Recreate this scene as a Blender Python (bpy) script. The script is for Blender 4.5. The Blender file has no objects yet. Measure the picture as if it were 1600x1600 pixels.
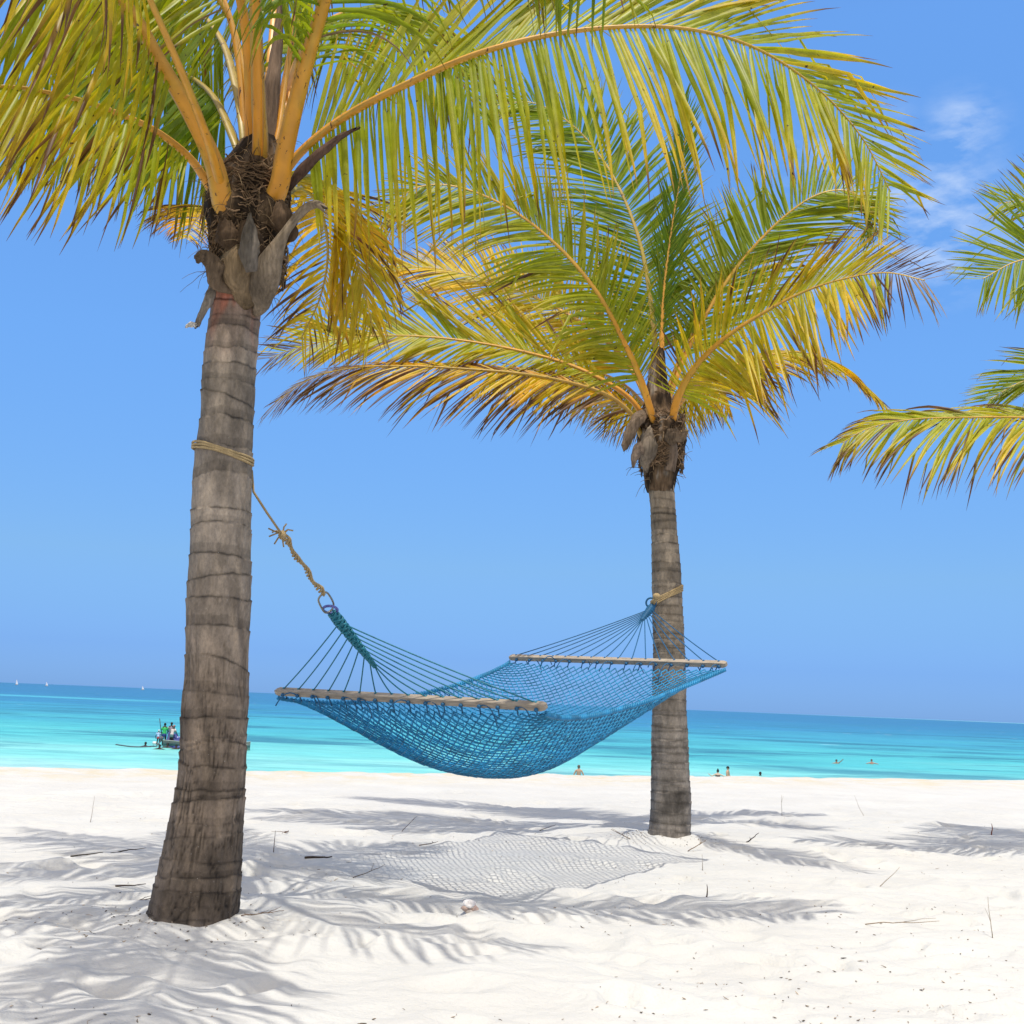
import bpy, math, random
import numpy as np
from mathutils import Vector, Matrix
R = math.radians
random.seed(7)
C = bpy.context.scene.collection
sc = bpy.context.scene

# ------------------------------------------------------------ camera
F, CX, CY, EYE = 1850.0, 800.0, 800.0, 1.1          # focal length in photo pixels
ROLL = math.atan2(64, 1600)
PITCH = math.atan(298 * math.cos(ROLL) / F)
cr, sr, cp, sp = math.cos(ROLL), math.sin(ROLL), math.cos(PITCH), math.sin(PITCH)
cam = bpy.data.cameras.new('camera')
cam.sensor_width = 36.0
cam.lens = 36.0 * F / 1600.0
cam.clip_start = 0.05
cam.clip_end = 60000
camo = bpy.data.objects.new('camera', cam)
C.objects.link(camo)
camo.matrix_world = Matrix(((cr, -sr, 0, 0), (-sr * sp, -cr * sp, -cp, 0), (sr * cp, cr * cp, -sp, EYE), (0, 0, 0, 1)))
sc.camera = camo

def at(px, py, D):
    """the point seen at photo pixel (px, py) that stands D metres in front"""
    x = (px - CX) / F; y = -(py - CY) / F
    u = x * cr - y * sr; v = x * sr + y * cr
    d = Vector((u, cp - v * sp, sp + v * cp))
    return Vector((0, 0, EYE)) + d * (D / d.y)
def ground(px, py, z=0.0):
    d = at(px, py, 1.0) - Vector((0, 0, EYE))
    return Vector((0, 0, EYE)) + d * ((z - EYE) / d.z)

# ------------------------------------------------------------ sky and sun
SUN_EL = R(74)
world = bpy.data.worlds.new('World'); sc.world = world
world.use_nodes = True
wn = world.node_tree.nodes; wl = world.node_tree.links
wn.clear()
w_out = wn.new('ShaderNodeOutputWorld'); w_bg = wn.new('ShaderNodeBackground')
sky = wn.new('ShaderNodeTexSky'); sky.sky_type = 'NISHITA'; sky.sun_disc = False
sky.sun_elevation = SUN_EL; sky.sun_rotation = R(180)
sky.altitude = 0; sky.air_density = 1.0; sky.dust_density = 0.1; sky.ozone_density = 2.5
SKY_STRENGTH = 0.15
w_bg.inputs['Strength'].default_value = SKY_STRENGTH
wtc = wn.new('ShaderNodeTexCoord')
wsep = wn.new('ShaderNodeSeparateXYZ'); wl.new(wtc.outputs['Generated'], wsep.inputs[0])
wr = wn.new('ShaderNodeValToRGB')                       # clear tropical air: deeper blue near the horizon
wl.new(wsep.outputs['Z'], wr.inputs['Fac'])
SKY_STOPS = [(0.0, (.165, .35, .93)), (0.035, (.205, .375, .86)), (0.065, (.275, .45, .82)), (0.11, (.39, .57, .82)), (0.28, (.60, .90, 1.20)), (0.52, (.84, 1.24, 1.57)), (1.0, (1.0, 1.1, 1.2))]
def set_ramp(r, stops):
    el = r.color_ramp.elements
    while len(el) < len(stops): el.new(0.5)
    for e, (p, c) in zip(el, stops):
        e.position = p; e.color = (*c, 1)
set_ramp(wr, SKY_STOPS)
wm = wn.new('ShaderNodeMix'); wm.data_type = 'RGBA'; wm.blend_type = 'MULTIPLY'; wm.inputs[0].default_value = 1
wl.new(sky.outputs[0], wm.inputs[6]); wl.new(wr.outputs[0], wm.inputs[7])
# thin cirrus low on the right
cmap = wn.new('ShaderNodeMapping'); cmap.inputs['Scale'].default_value = (9, 9, 22); cmap.inputs['Rotation'].default_value = (0, R(35), 0)
wl.new(wtc.outputs['Generated'], cmap.inputs[0])
cn = wn.new('ShaderNodeTexNoise'); cn.inputs['Detail'].default_value = 7; cn.inputs['Roughness'].default_value = .58; cn.inputs['Scale'].default_value = 2.3
cn.inputs['Distortion'].default_value = .15
wl.new(cmap.outputs[0], cn.inputs[0])
cth = wn.new('ShaderNodeMapRange'); cth.inputs[1].default_value = .42; cth.inputs[2].default_value = .85; wl.new(cn.outputs[0], cth.inputs[0])
def blob(px, py, r0, r1):
    c = (at(px, py, 1.0) - Vector((0, 0, EYE))).normalized()
    vm = wn.new('ShaderNodeVectorMath'); vm.operation = 'DISTANCE'; vm.inputs[1].default_value = c
    nrm = wn.new('ShaderNodeVectorMath'); nrm.operation = 'NORMALIZE'
    wl.new(wtc.outputs['Generated'], nrm.inputs[0]); wl.new(nrm.outputs[0], vm.inputs[0])
    mr = wn.new('ShaderNodeMapRange'); mr.interpolation_type = 'SMOOTHSTEP'
    mr.inputs[1].default_value = r1; mr.inputs[2].default_value = r0; mr.inputs[3].default_value = 0; mr.inputs[4].default_value = 1
    wl.new(vm.outputs['Value'], mr.inputs[0])
    return mr.outputs[0]
prev = None
for a in ((1450, 350, .02, .085), (1505, 205, .0, .045), (1350, 330, .02, .10), (1220, 420, .01, .07)):
    o = blob(*a)
    if prev is None: prev = o
    else:
        mx = wn.new('ShaderNodeMath'); mx.operation = 'MAXIMUM'; wl.new(prev, mx.inputs[0]); wl.new(o, mx.inputs[1]); prev = mx.outputs[0]
cm = wn.new('ShaderNodeMath'); cm.operation = 'MULTIPLY'; wl.new(prev, cm.inputs[0]); wl.new(cth.outputs[0], cm.inputs[1])
cm2 = wn.new('ShaderNodeMath'); cm2.operation = 'MULTIPLY'; wl.new(cm.outputs[0], cm2.inputs[0]); cm2.inputs[1].default_value = .9
wc = wn.new('ShaderNodeMix'); wc.data_type = 'RGBA'; wl.new(cm2.outputs[0], wc.inputs[0]); wl.new(wm.outputs[2], wc.inputs[6])
CLOUD = 5.6; AUR = 12.0
wc.inputs[7].default_value = (CLOUD * .82, CLOUD * .95, CLOUD * 1.15, 1)
# milky glow added to the sky overhead, out of view, lifting and neutralising shade
aur = wn.new('ShaderNodeVectorMath'); aur.operation = 'DOT_PRODUCT'; aur.inputs[1].default_value = (0.02, -math.cos(R(60)), math.sin(R(60)))
wl.new(wtc.outputs['Generated'], aur.inputs[0])
am = wn.new('ShaderNodeMapRange'); am.interpolation_type = 'SMOOTHSTEP'; am.inputs[1].default_value = .50; am.inputs[2].default_value = 1.0; am.inputs[3].default_value = 0; am.inputs[4].default_value = .85
wl.new(aur.outputs['Value'], am.inputs[0])
wa = wn.new('ShaderNodeMix'); wa.data_type = 'RGBA'; wl.new(am.outputs[0], wa.inputs[0]); wl.new(wc.outputs[2], wa.inputs[6]); wa.inputs[7].default_value = (AUR * 1.18, AUR, AUR * .77, 1)
wl.new(wa.outputs[2], w_bg.inputs['Color']); wl.new(w_bg.outputs[0], w_out.inputs[0])

sun = bpy.data.lights.new('sun', 'SUN'); sun.energy = 3.4; sun.angle = R(0.5); sun.color = (1.0, .955, .87)
suno = bpy.data.objects.new('sun', sun); C.objects.link(suno)
sdir = Vector((0.03, -math.cos(SUN_EL), math.sin(SUN_EL)))     # towards the sun
suno.rotation_euler = sdir.to_track_quat('Z', 'Y').to_euler()
suno.location = (0, -5, 20)
sc.view_settings.view_transform = 'Standard'; sc.view_settings.look = 'None'
sc.view_settings.exposure = 0.13; sc.view_settings.gamma = 1.0
sc.view_settings.use_curve_mapping = False
sc.cycles.max_bounces = 8; sc.cycles.transparent_max_bounces = 8

# ------------------------------------------------------------ numpy noise
def _hash(ix, iy, iz, seed):
    h = (ix.astype(np.int64) * 374761393 + iy.astype(np.int64) * 668265263 + iz.astype(np.int64) * 2147483647 + seed * 144665) & 0xffffffff
    h = ((h ^ (h >> 13)) * 1274126177) & 0xffffffff
    return ((h ^ (h >> 16)) & 0xffff) / 65535.0
def vnoise(x, y, z=None, seed=0):
    x = np.asarray(x, float); y = np.asarray(y, float)
    z = np.zeros_like(x) if z is None else np.asarray(z, float) + np.zeros_like(x)
    ix, iy, iz = np.floor(x), np.floor(y), np.floor(z)
    fx, fy, fz = x - ix, y - iy, z - iz
    fx = fx * fx * (3 - 2 * fx); fy = fy * fy * (3 - 2 * fy); fz = fz * fz * (3 - 2 * fz)
    r = 0
    for dx in (0, 1):
        for dy in (0, 1):
            for dz in (0, 1):
                w = (fx if dx else 1 - fx) * (fy if dy else 1 - fy) * (fz if dz else 1 - fz)
                r = r + w * _hash(ix + dx, iy + dy, iz + dz, seed)
    return r * 2 - 1
def fbm(x, y, z=None, seed=0, octs=4, gain=.5):
    r = 0; a = 1; t = 0; zz = 0 if z is None else z
    for o in range(octs):
        r = r + a * vnoise(x * 2 ** o, y * 2 ** o, (zz * 2 ** o) if z is not None else None, seed + o * 17); t += a; a *= gain
    return r / t
def sstep(a, b, x):
    t = np.clip((x - a) / (b - a), 0, 1); return t * t * (3 - 2 * t)

# ------------------------------------------------------------ mesh helpers
class MB:
    def __init__(s): s.v = []; s.f = []; s.c = []; s.n = 0
    def add(s, v, f, c=None):
        v = np.asarray(v, float).reshape(-1, 3)
        s.v.append(v)
        for q in f:
            s.f.append([int(i) + s.n for i in q])
        s.c.append(np.ones((len(v), 3)) if c is None else np.broadcast_to(np.asarray(c, float), (len(v), 3)))
        s.n += len(v)
    def build(s, name, mat, parent=None, smooth=True, origin=None):
        v = np.concatenate(s.v) if s.v else np.zeros((0, 3))
        if origin is not None: v = v - np.array(origin)
        me = bpy.data.meshes.new(name)
        me.from_pydata(v.tolist(), [], s.f); me.update()
        a = me.color_attributes.new('Col', 'FLOAT_COLOR', 'POINT')
        c = np.ones((len(v), 4), np.float32); c[:, :3] = np.concatenate(s.c)
        a.data.foreach_set('color', c.ravel())
        if smooth: me.polygons.foreach_set('use_smooth', np.ones(len(me.polygons), bool))
        me.materials.append(mat)
        o = bpy.data.objects.new(name, me); C.objects.link(o)
        if origin is not None and parent is None: o.location = origin
        if parent is not None: o.parent = parent
        return o
    def tube(s, pts, rad, n=8, col=None, flat=1.0, cap=True, up=None):
        pts = np.asarray([tuple(p) for p in pts], float); m = len(pts)
        rad = np.broadcast_to(np.asarray(rad, float), (m,))
        T = np.gradient(pts, axis=0); T /= np.linalg.norm(T, axis=1)[:, None] + 1e-12
        ref = np.array(up if up is not None else ((0, 0, 1) if abs(T[0][2]) < .9 else (1, 0, 0)), float)
        A = []
        a = ref - T[0] * ref.dot(T[0]); a /= np.linalg.norm(a) + 1e-9
        for i in range(m):
            a = a - T[i] * a.dot(T[i]); a /= np.linalg.norm(a) + 1e-9; A.append(a)
        A = np.array(A); B = np.cross(T, A)
        th = np.linspace(0, 2 * math.pi, n, endpoint=False)
        v = pts[:, None, :] + rad[:, None, None] * (np.cos(th)[None, :, None] * B[:, None, :] + flat * np.sin(th)[None, :, None] * A[:, None, :])
        f = []
        for i in range(m - 1):
            for j in range(n):
                k = (j + 1) % n
                f.append((i * n + j, i * n + k, (i + 1) * n + k, (i + 1) * n + j))
        if cap: f.append(tuple(range(n))[::-1]); f.append(tuple((m - 1) * n + j for j in range(n)))
        c = None
        if col is not None:
            col = np.asarray(col, float)
            c = np.repeat(col, n, axis=0) if col.ndim == 2 else col
        s.add(v, f, c)
    def box(s, c, size, rot=None, col=None, bev=0.0):
        hx, hy, hz = [k / 2 for k in size]
        v = np.array([(x * hx, y * hy, z * hz) for x in (-1, 1) for y in (-1, 1) for z in (-1, 1)])
        if rot is not None: v = v @ np.array(rot).T
        s.add(v + np.array(c), [(0, 1, 3, 2), (4, 6, 7, 5), (0, 4, 5, 1), (2, 3, 7, 6), (0, 2, 6, 4), (1, 5, 7, 3)], col)
    def ball(s, c, r, n=10, m=7, col=None):
        r = np.broadcast_to(np.asarray(r, float), (3,)); v = []; f = []
        for i in range(m + 1):
            p = math.pi * i / m
            for j in range(n):
                t = 2 * math.pi * j / n
                v.append((math.sin(p) * math.cos(t), math.sin(p) * math.sin(t), math.cos(p)))
        for i in range(m):
            for j in range(n):
                k = (j + 1) % n
                f.append((i * n + j, (i + 1) * n + j, (i + 1) * n + k, i * n + k))
        s.add(np.array(v) * r + np.array(tuple(c)), f, col)

def empty(name, loc=(0, 0, 0)):
    o = bpy.data.objects.new(name, None); o.location = loc; o.empty_display_size = .1; C.objects.link(o); return o
def tag(o, label=None, cat=None, group=None, kind=None):
    if label: o['label'] = label
    if cat: o['category'] = cat
    if group: o['group'] = group
    if kind: o['kind'] = kind
    return o

def spline(pts, n):
    """Catmull-Rom through pts, evenly spaced by length"""
    P = np.array([tuple(p) for p in pts], float)
    P = np.vstack([2 * P[0] - P[1], P, 2 * P[-1] - P[-2]])
    out = []
    for i in range(1, len(P) - 2):
        for t in np.linspace(0, 1, 24, endpoint=False):
            a, b, c, d = P[i - 1:i + 3]
            out.append(.5 * ((2 * b) + (c - a) * t + (2 * a - 5 * b + 4 * c - d) * t * t + (3 * b - a - 3 * c + d) * t ** 3))
    out.append(P[-2]); out = np.array(out)
    L = np.r_[0, np.cumsum(np.linalg.norm(np.diff(out, axis=0), axis=1))]
    s = np.linspace(0, L[-1], n)
    return np.stack([np.interp(s, L, out[:, k]) for k in range(3)], 1), L[-1]

# ------------------------------------------------------------ materials
def newmat(name):
    m = bpy.data.materials.new(name); m.use_nodes = True
    nt = m.node_tree; nt.nodes.clear()
    out = nt.nodes.new('ShaderNodeOutputMaterial'); p = nt.nodes.new('ShaderNodeBsdfPrincipled')
    nt.links.new(p.outputs[0], out.inputs[0])
    return m, nt, p, out
def noise_node(nt, scale, detail=4, rough=.55, vec=None, mscale=None, coord='Object'):
    tc = nt.nodes.new('ShaderNodeTexCoord'); n = nt.nodes.new('ShaderNodeTexNoise')
    n.inputs['Scale'].default_value = scale; n.inputs['Detail'].default_value = detail; n.inputs['Roughness'].default_value = rough
    if mscale is not None:
        mp = nt.nodes.new('ShaderNodeMapping'); mp.inputs['Scale'].default_value = mscale
        nt.links.new(tc.outputs[coord], mp.inputs[0]); nt.links.new(mp.outputs[0], n.inputs['Vector'])
    else: nt.links.new(tc.outputs[coord], n.inputs['Vector'])
    return n
def bump(nt, p, h, strength, dist):
    b = nt.nodes.new('ShaderNodeBump'); b.inputs['Strength'].default_value = strength; b.inputs['Distance'].default_value = dist
    nt.links.new(h, b.inputs['Height']); nt.links.new(b.outputs[0], p.inputs['Normal']); return b
def simple(name, col, rough=.6, var=.25, scale=40, bstr=.3, bdist=.003, spec=.3, metal=0, attr=False, mscale=None):
    m, nt, p, out = newmat(name)
    p.inputs['Roughness'].default_value = rough; p.inputs['Specular IOR Level'].default_value = spec; p.inputs['Metallic'].default_value = metal
    n = noise_node(nt, scale, mscale=mscale)
    mr = nt.nodes.new('ShaderNodeMapRange'); mr.inputs[1].default_value = .3; mr.inputs[2].default_value = .7
    mr.inputs[3].default_value = 1 - var; mr.inputs[4].default_value = 1 + var; nt.links.new(n.outputs[0], mr.inputs[0])
    mx = nt.nodes.new('ShaderNodeVectorMath'); mx.operation = 'SCALE'
    if attr:
        a = nt.nodes.new('ShaderNodeAttribute'); a.attribute_name = 'Col'; nt.links.new(a.outputs['Color'], mx.inputs[0])
    else: mx.inputs[0].default_value = col
    nt.links.new(mr.outputs[0], mx.inputs['Scale']); nt.links.new(mx.outputs[0], p.inputs['Base Color'])
    bump(nt, p, n.outputs[0], bstr, bdist)
    return m
def leaf_mat():
    m, nt, p, out = newmat('palm_leaf')
    a = nt.nodes.new('ShaderNodeAttribute'); a.attribute_name = 'Col'
    n = noise_node(nt, 14, 5, .7)
    mr = nt.nodes.new('ShaderNodeMapRange'); mr.inputs[1].default_value = .3; mr.inputs[2].default_value = .7
    mr.inputs[3].default_value = .78; mr.inputs[4].default_value = 1.2; nt.links.new(n.outputs[0], mr.inputs[0])
    sc1 = nt.nodes.new('ShaderNodeVectorMath'); sc1.operation = 'SCALE'; nt.links.new(a.outputs['Color'], sc1.inputs[0]); nt.links.new(mr.outputs[0], sc1.inputs['Scale'])
    # scattered dark necrotic spots
    sp_ = noise_node(nt, 30, 2, .5)
    sm = nt.nodes.new('ShaderNodeMapRange'); sm.inputs[1].default_value = .70; sm.inputs[2].default_value = .74; nt.links.new(sp_.outputs[0], sm.inputs[0])
    mix = nt.nodes.new('ShaderNodeMix'); mix.data_type = 'RGBA'; nt.links.new(sm.outputs[0], mix.inputs[0]); nt.links.new(sc1.outputs[0], mix.inputs[6])
    mix.inputs[7].default_value = (.05, .028, .012, 1)
    nt.links.new(mix.outputs[2], p.inputs['Base Color'])
    p.inputs['Roughness'].default_value = .45; p.inputs['Specular IOR Level'].default_value = .45
    tr = nt.nodes.new('ShaderNodeBsdfTranslucent')
    g = nt.nodes.new('ShaderNodeVectorMath'); g.operation = 'MULTIPLY'; g.inputs[1].default_value = (1.75, 1.65, .7); nt.links.new(mix.outputs[2], g.inputs[0])
    nt.links.new(g.outputs[0], tr.inputs[0])
    ms = nt.nodes.new('ShaderNodeMixShader'); ms.inputs[0].default_value = .45
    nt.links.new(p.outputs[0], ms.inputs[1]); nt.links.new(tr.outputs[0], ms.inputs[2]); nt.links.new(ms.outputs[0], out.inputs[0])
    return m
def stem_mat():
    m, nt, p, out = newmat('petiole')
    a = nt.nodes.new('ShaderNodeAttribute'); a.attribute_name = 'Col'
    n = noise_node(nt, 34, 5, .7, mscale=(1, 1, .35))
    mr = nt.nodes.new('ShaderNodeMapRange'); mr.inputs[1].default_value = .62; mr.inputs[2].default_value = .66; nt.links.new(n.outputs[0], mr.inputs[0])
    mix = nt.nodes.new('ShaderNodeMix'); mix.data_type = 'RGBA'; nt.links.new(mr.outputs[0], mix.inputs[0]); nt.links.new(a.outputs['Color'], mix.inputs[6]); mix.inputs[7].default_value = (.06, .022, .01, 1)
    nt.links.new(mix.outputs[2], p.inputs['Base Color'])
    p.inputs['Roughness'].default_value = .42; p.inputs['Specular IOR Level'].default_value = .4
    bump(nt, p, n.outputs[0], .25, .004)
    return m
def bark_mat():
    m, nt, p, out = newmat('palm_bark')
    a = nt.nodes.new('ShaderNodeAttribute'); a.attribute_name = 'Col'
    n1 = noise_node(nt, 70, 6, .72, mscale=(1, 1, .55))
    mr = nt.nodes.new('ShaderNodeMapRange'); mr.inputs[1].default_value = .3; mr.inputs[2].default_value = .7; mr.inputs[3].default_value = .72; mr.inputs[4].default_value = 1.28; nt.links.new(n1.outputs[0], mr.inputs[0])
    s = nt.nodes.new('ShaderNodeVectorMath'); s.operation = 'SCALE'; nt.links.new(a.outputs['Color'], s.inputs[0]); nt.links.new(mr.outputs[0], s.inputs['Scale'])
    # pale lichen specks
    n2 = noise_node(nt, 95, 3, .6); mr2 = nt.nodes.new('ShaderNodeMapRange'); mr2.inputs[1].default_value = .69; mr2.inputs[2].default_value = .75; nt.links.new(n2.outputs[0], mr2.inputs[0])
    n3 = noise_node(nt, 5, 2, .5); mr3 = nt.nodes.new('ShaderNodeMapRange'); mr3.inputs[1].default_value = .45; mr3.inputs[2].default_value = .6; nt.links.new(n3.outputs[0], mr3.inputs[0])
    mu = nt.nodes.new('ShaderNodeMath'); mu.operation = 'MULTIPLY'; nt.links.new(mr2.outputs[0], mu.inputs[0]); nt.links.new(mr3.outputs[0], mu.inputs[1])
    mix = nt.nodes.new('ShaderNodeMix'); mix.data_type = 'RGBA'; nt.links.new(mu.outputs[0], mix.inputs[0]); nt.links.new(s.outputs[0], mix.inputs[6]); mix.inputs[7].default_value = (.42, .40, .36, 1)
    nt.links.new(mix.outputs[2], p.inputs['Base Color'])
    p.inputs['Roughness'].default_value = .85; p.inputs['Specular IOR Level'].default_value = .2
    bump(nt, p, n1.outputs[0], .6, .006)
    return m
M = {}
M['leaf'] = leaf_mat(); M['stem'] = stem_mat(); M['bark'] = bark_mat()
M['fibre'] = simple('palm_fibre', None, .9, .32, 70, .9, .008, .1, attr=True, mscale=(1, 1, .18))
M['sand_rope'] = simple('tan_rope', (.36, .26, .13), .8, .3, 160, .8, .003, .2)
M['net'] = simple('blue_net_cord', (.016, .19, .37), .55, .42, 7, .4, .002, .35)
M['teal'] = simple('teal_cord', (.012, .15, .20), .5, .5, 130, .6, .002, .4)
M['navy_shaded'] = simple('navy_shaded_cord', (.012, .09, .19), .55, .4, 130, .6, .002, .35)  # shade on the far cords put into the colour; ties and far ring share it
M['wood'] = simple('weathered_wood', (.33, .275, .21), .7, .25, 30, .15, .001, .25, mscale=(.4, .4, 3))
M['steel'] = simple('dull_steel', (.30, .28, .24), .35, .2, 80, .2, .001, .5, metal=.9)
M['twig'] = simple('dry_twig', None, .85, .4, 90, .5, .002, .1, attr=True)
M['paint'] = simple('plain_coloured_surface', None, .6, .12, 12, .1, .004, .3, attr=True)
M['skin'] = simple('skin', None, .5, .08, 20, .1, .002, .35, attr=True)
M['shell'] = simple('shell_surface', None, .5, .25, 60, .5, .003, .4, attr=True)

# ------------------------------------------------------------ sand
crestL = ground(0, 1196); crestR = ground(1600, 1217)
cd = Vector((crestR.x - crestL.x, crestR.y - crestL.y, 0)).normalized()
cn_ = Vector((-cd.y, cd.x, 0))                         # points seaward
SEA = -3.2
rs = np.random.RandomState(3)
dimples = []
for i in range(620):
    y = 3 + 15 * rs.rand() ** 1.3; x = (rs.rand() - .5) * (y * 1.3 + 3)
    dimples.append((x, y, .07 + .10 * rs.rand(), .012 + .028 * rs.rand(), rs.rand() * math.pi))
_f1, _f2 = ground(300, 1448), ground(1044, 1312)
FEET = ((_f1.x, _f1.y, .22), (_f2.x, _f2.y, .18))
def sand_z(x, y, fine=True):
    x = np.asarray(x, float); y = np.asarray(y, float)
    s = (x - crestL.x) * cn_.x + (y - crestL.y) * cn_.y
    z = .035 * fbm(x * .55, y * .75, seed=5, octs=3)
    z = z + .030 * fbm(x * 1.3 + 9, y * 2.4, seed=31, octs=3)
    rough = sstep(-.2, .5, fbm(x * .35, y * .45, seed=77, octs=2) + .35 * sstep(9, 5, y) * sstep(1.5, -1.5, x))
    w = fbm(x * .9, y * .9, seed=12, octs=2)
    z = z + (.008 + .016 * rough) * (1 - np.abs(fbm(x * 2.2 + w, y * 4.5 + w * 2, seed=41, octs=2)) * 2)
    if fine: z = z + .004 * fbm(x * 9, y * 12, seed=55, octs=2)
    for (dx, dy, r, a, th) in dimples:
        m = (np.abs(x - dx) < 3.2 * r) & (np.abs(y - dy) < 3.2 * r)
        if np.any(m):
            u = (x[m] - dx) * math.cos(th) + (y[m] - dy) * math.sin(th); v = -(x[m] - dx) * math.sin(th) + (y[m] - dy) * math.cos(th)
            q = (u / r) ** 2 + (v / (r * .55)) ** 2
            z[m] += a * (-np.exp(-q) + .55 * np.exp(-(np.sqrt(q) - 1.55) ** 2 * 3))
    for (tx, ty, tr) in FEET:
        d_ = np.hypot(x - tx, y - ty); z = z + .045 * np.exp(-(np.maximum(d_ - tr, 0) / .13) ** 2) * (.55 + .6 * fbm(x * 6, y * 6, seed=23, octs=2))
    # churned clods along the berm crest, then the beach drops away to the sea
    cr_ = np.exp(-((s + .8) / 1.3) ** 2)
    z = z * (1 - .6 * np.exp(-((s + 1) / 3.0) ** 2)) - .05 * np.exp(-((s + 1) / 3.5) ** 2) + cr_ * (.035 * fbm(x * 2.3, y * 2.3, seed=91, octs=3) + .02 * np.abs(vnoise(x * 7, y * 7, seed=95)))
    drop = np.where(s > 0, -np.minimum(.24 * s * sstep(0, 1.5, s), 5.2), 0)
    flat = sstep(40, 80, np.abs(x)) 
    return z * (1 - flat) + drop
def axis(lo, hi, step, flo, fhi, grow=1.07):
    a = list(np.arange(lo, hi, step)); st = step
    while a[-1] < fhi: st *= grow; a.append(a[-1] + st)
    st = step
    while a[0] > flo: st *= grow; a.insert(0, a[0] - st)
    return np.array(a)
xs = axis(-4.2, 5.2, .026, -900, 900, 1.075)
ys = axis(3.2, 12.0, .028, -40, 300, 1.045)
X, Y = np.meshgrid(xs, ys)
Z = sand_z(X.ravel(), Y.ravel()).reshape(X.shape)
nx, ny = len(xs), len(ys)
me = bpy.data.meshes.new('sand')
vv = np.stack([X.ravel(), Y.ravel(), Z.ravel()], 1).astype(np.float32)
idx = np.arange(nx * ny).reshape(ny, nx)
q = np.stack([idx[:-1, :-1].ravel(), idx[:-1, 1:].ravel(), idx[1:, 1:].ravel(), idx[1:, :-1].ravel()], 1).astype(np.int32)
me.vertices.add(len(vv)); me.vertices.foreach_set('co', vv.ravel())
me.loops.add(q.size); me.loops.foreach_set('vertex_index', q.ravel())
me.polygons.add(len(q)); me.polygons.foreach_set('loop_start', np.arange(0, q.size, 4, dtype=np.int32)); me.polygons.foreach_set('loop_total', np.full(len(q), 4, np.int32))
me.update(); me.validate()
me.polygons.foreach_set('use_smooth', np.ones(len(q), bool))
m, nt, p, out = newmat('white_sand')
n1 = noise_node(nt, 1.2, 4); r1 = nt.nodes.new('ShaderNodeValToRGB')
r1.color_ramp.elements[0].position = .3; r1.color_ramp.elements[0].color = (.510, .497, .462, 1)
r1.color_ramp.elements[1].position = .7; r1.color_ramp.elements[1].color = (.560, .550, .514, 1)
nt.links.new(n1.outputs[0], r1.inputs[0])
n2 = noise_node(nt, 420, 3, .7); m2 = nt.nodes.new('ShaderNodeMapRange'); m2.inputs[1].default_value = .3; m2.inputs[2].default_value = .7; m2.inputs[3].default_value = .93; m2.inputs[4].default_value = 1.04
nt.links.new(n2.outputs[0], m2.inputs[0])
sm = nt.nodes.new('ShaderNodeVectorMath'); sm.operation = 'SCALE'; nt.links.new(r1.outputs[0], sm.inputs[0]); nt.links.new(m2.outputs[0], sm.inputs['Scale'])
# old seaweed and coarse tan sand thrown up along the berm crest
gt = nt.nodes.new('ShaderNodeTexCoord'); dt = nt.nodes.new('ShaderNodeVectorMath'); dt.operation = 'DOT_PRODUCT'; dt.inputs[1].default_value = (cn_.x, cn_.y, 0)
nt.links.new(gt.outputs['Object'], dt.inputs[0])
s0_ = crestL.x * cn_.x + crestL.y * cn_.y
gm = nt.nodes.new('ShaderNodeMapRange'); gm.interpolation_type = 'SMOOTHSTEP'; gm.inputs[1].default_value = s0_ - 3.2; gm.inputs[2].default_value = s0_ - .3; nt.links.new(dt.outputs['Value'], gm.inputs[0])
gn = noise_node(nt, 1.6, 6, .7); gr = nt.nodes.new('ShaderNodeMapRange'); gr.inputs[1].default_value = .42; gr.inputs[2].default_value = .62; nt.links.new(gn.outputs[0], gr.inputs[0])
gu = nt.nodes.new('ShaderNodeMath'); gu.operation = 'MULTIPLY'; nt.links.new(gm.outputs[0], gu.inputs[0]); nt.links.new(gr.outputs[0], gu.inputs[1])
gx_ = nt.nodes.new('ShaderNodeMix'); gx_.data_type = 'RGBA'; nt.links.new(gu.outputs[0], gx_.inputs[0]); nt.links.new(sm.outputs[0], gx_.inputs[6]); gx_.inputs[7].default_value = (.52, .46, .34, 1)
nt.links.new(gx_.outputs[2], p.inputs['Base Color'])
p.inputs['Roughness'].default_value = .95; p.inputs['Specular IOR Level'].default_value = .1
n3 = noise_node(nt, 55, 5, .65); n4 = noise_node(nt, 9, 4, .55)
ad = nt.nodes.new('ShaderNodeMath'); ad.operation = 'MULTIPLY_ADD'; ad.inputs[1].default_value = .22; nt.links.new(n3.outputs[0], ad.inputs[0]); nt.links.new(n4.outputs[0], ad.inputs[2])
bump(nt, p, ad.outputs[0], .5, .05)
me.materials.append(m)
sand = bpy.data.objects.new('sand', me); C.objects.link(sand); tag(sand, 'white rippled beach sand under the palms', kind='structure')

_g = (xs, ys, Z)
def gz(x, y):
    i = int(np.clip(np.searchsorted(xs, x) - 1, 0, nx - 2)); j = int(np.clip(np.searchsorted(ys, y) - 1, 0, ny - 2))
    a = (x - xs[i]) / (xs[i + 1] - xs[i]); b = (y - ys[j]) / (ys[j + 1] - ys[j])
    return float((Z[j, i] * (1 - a) + Z[j, i + 1] * a) * (1 - b) + (Z[j + 1, i] * (1 - a) + Z[j + 1, i + 1] * a) * b)
def gpt(px, py):
    p_ = ground(px, py, 0)
    for _ in range(3): p_ = ground(px, py, gz(p_.x, p_.y))
    return Vector((p_.x, p_.y, gz(p_.x, p_.y)))

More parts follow.
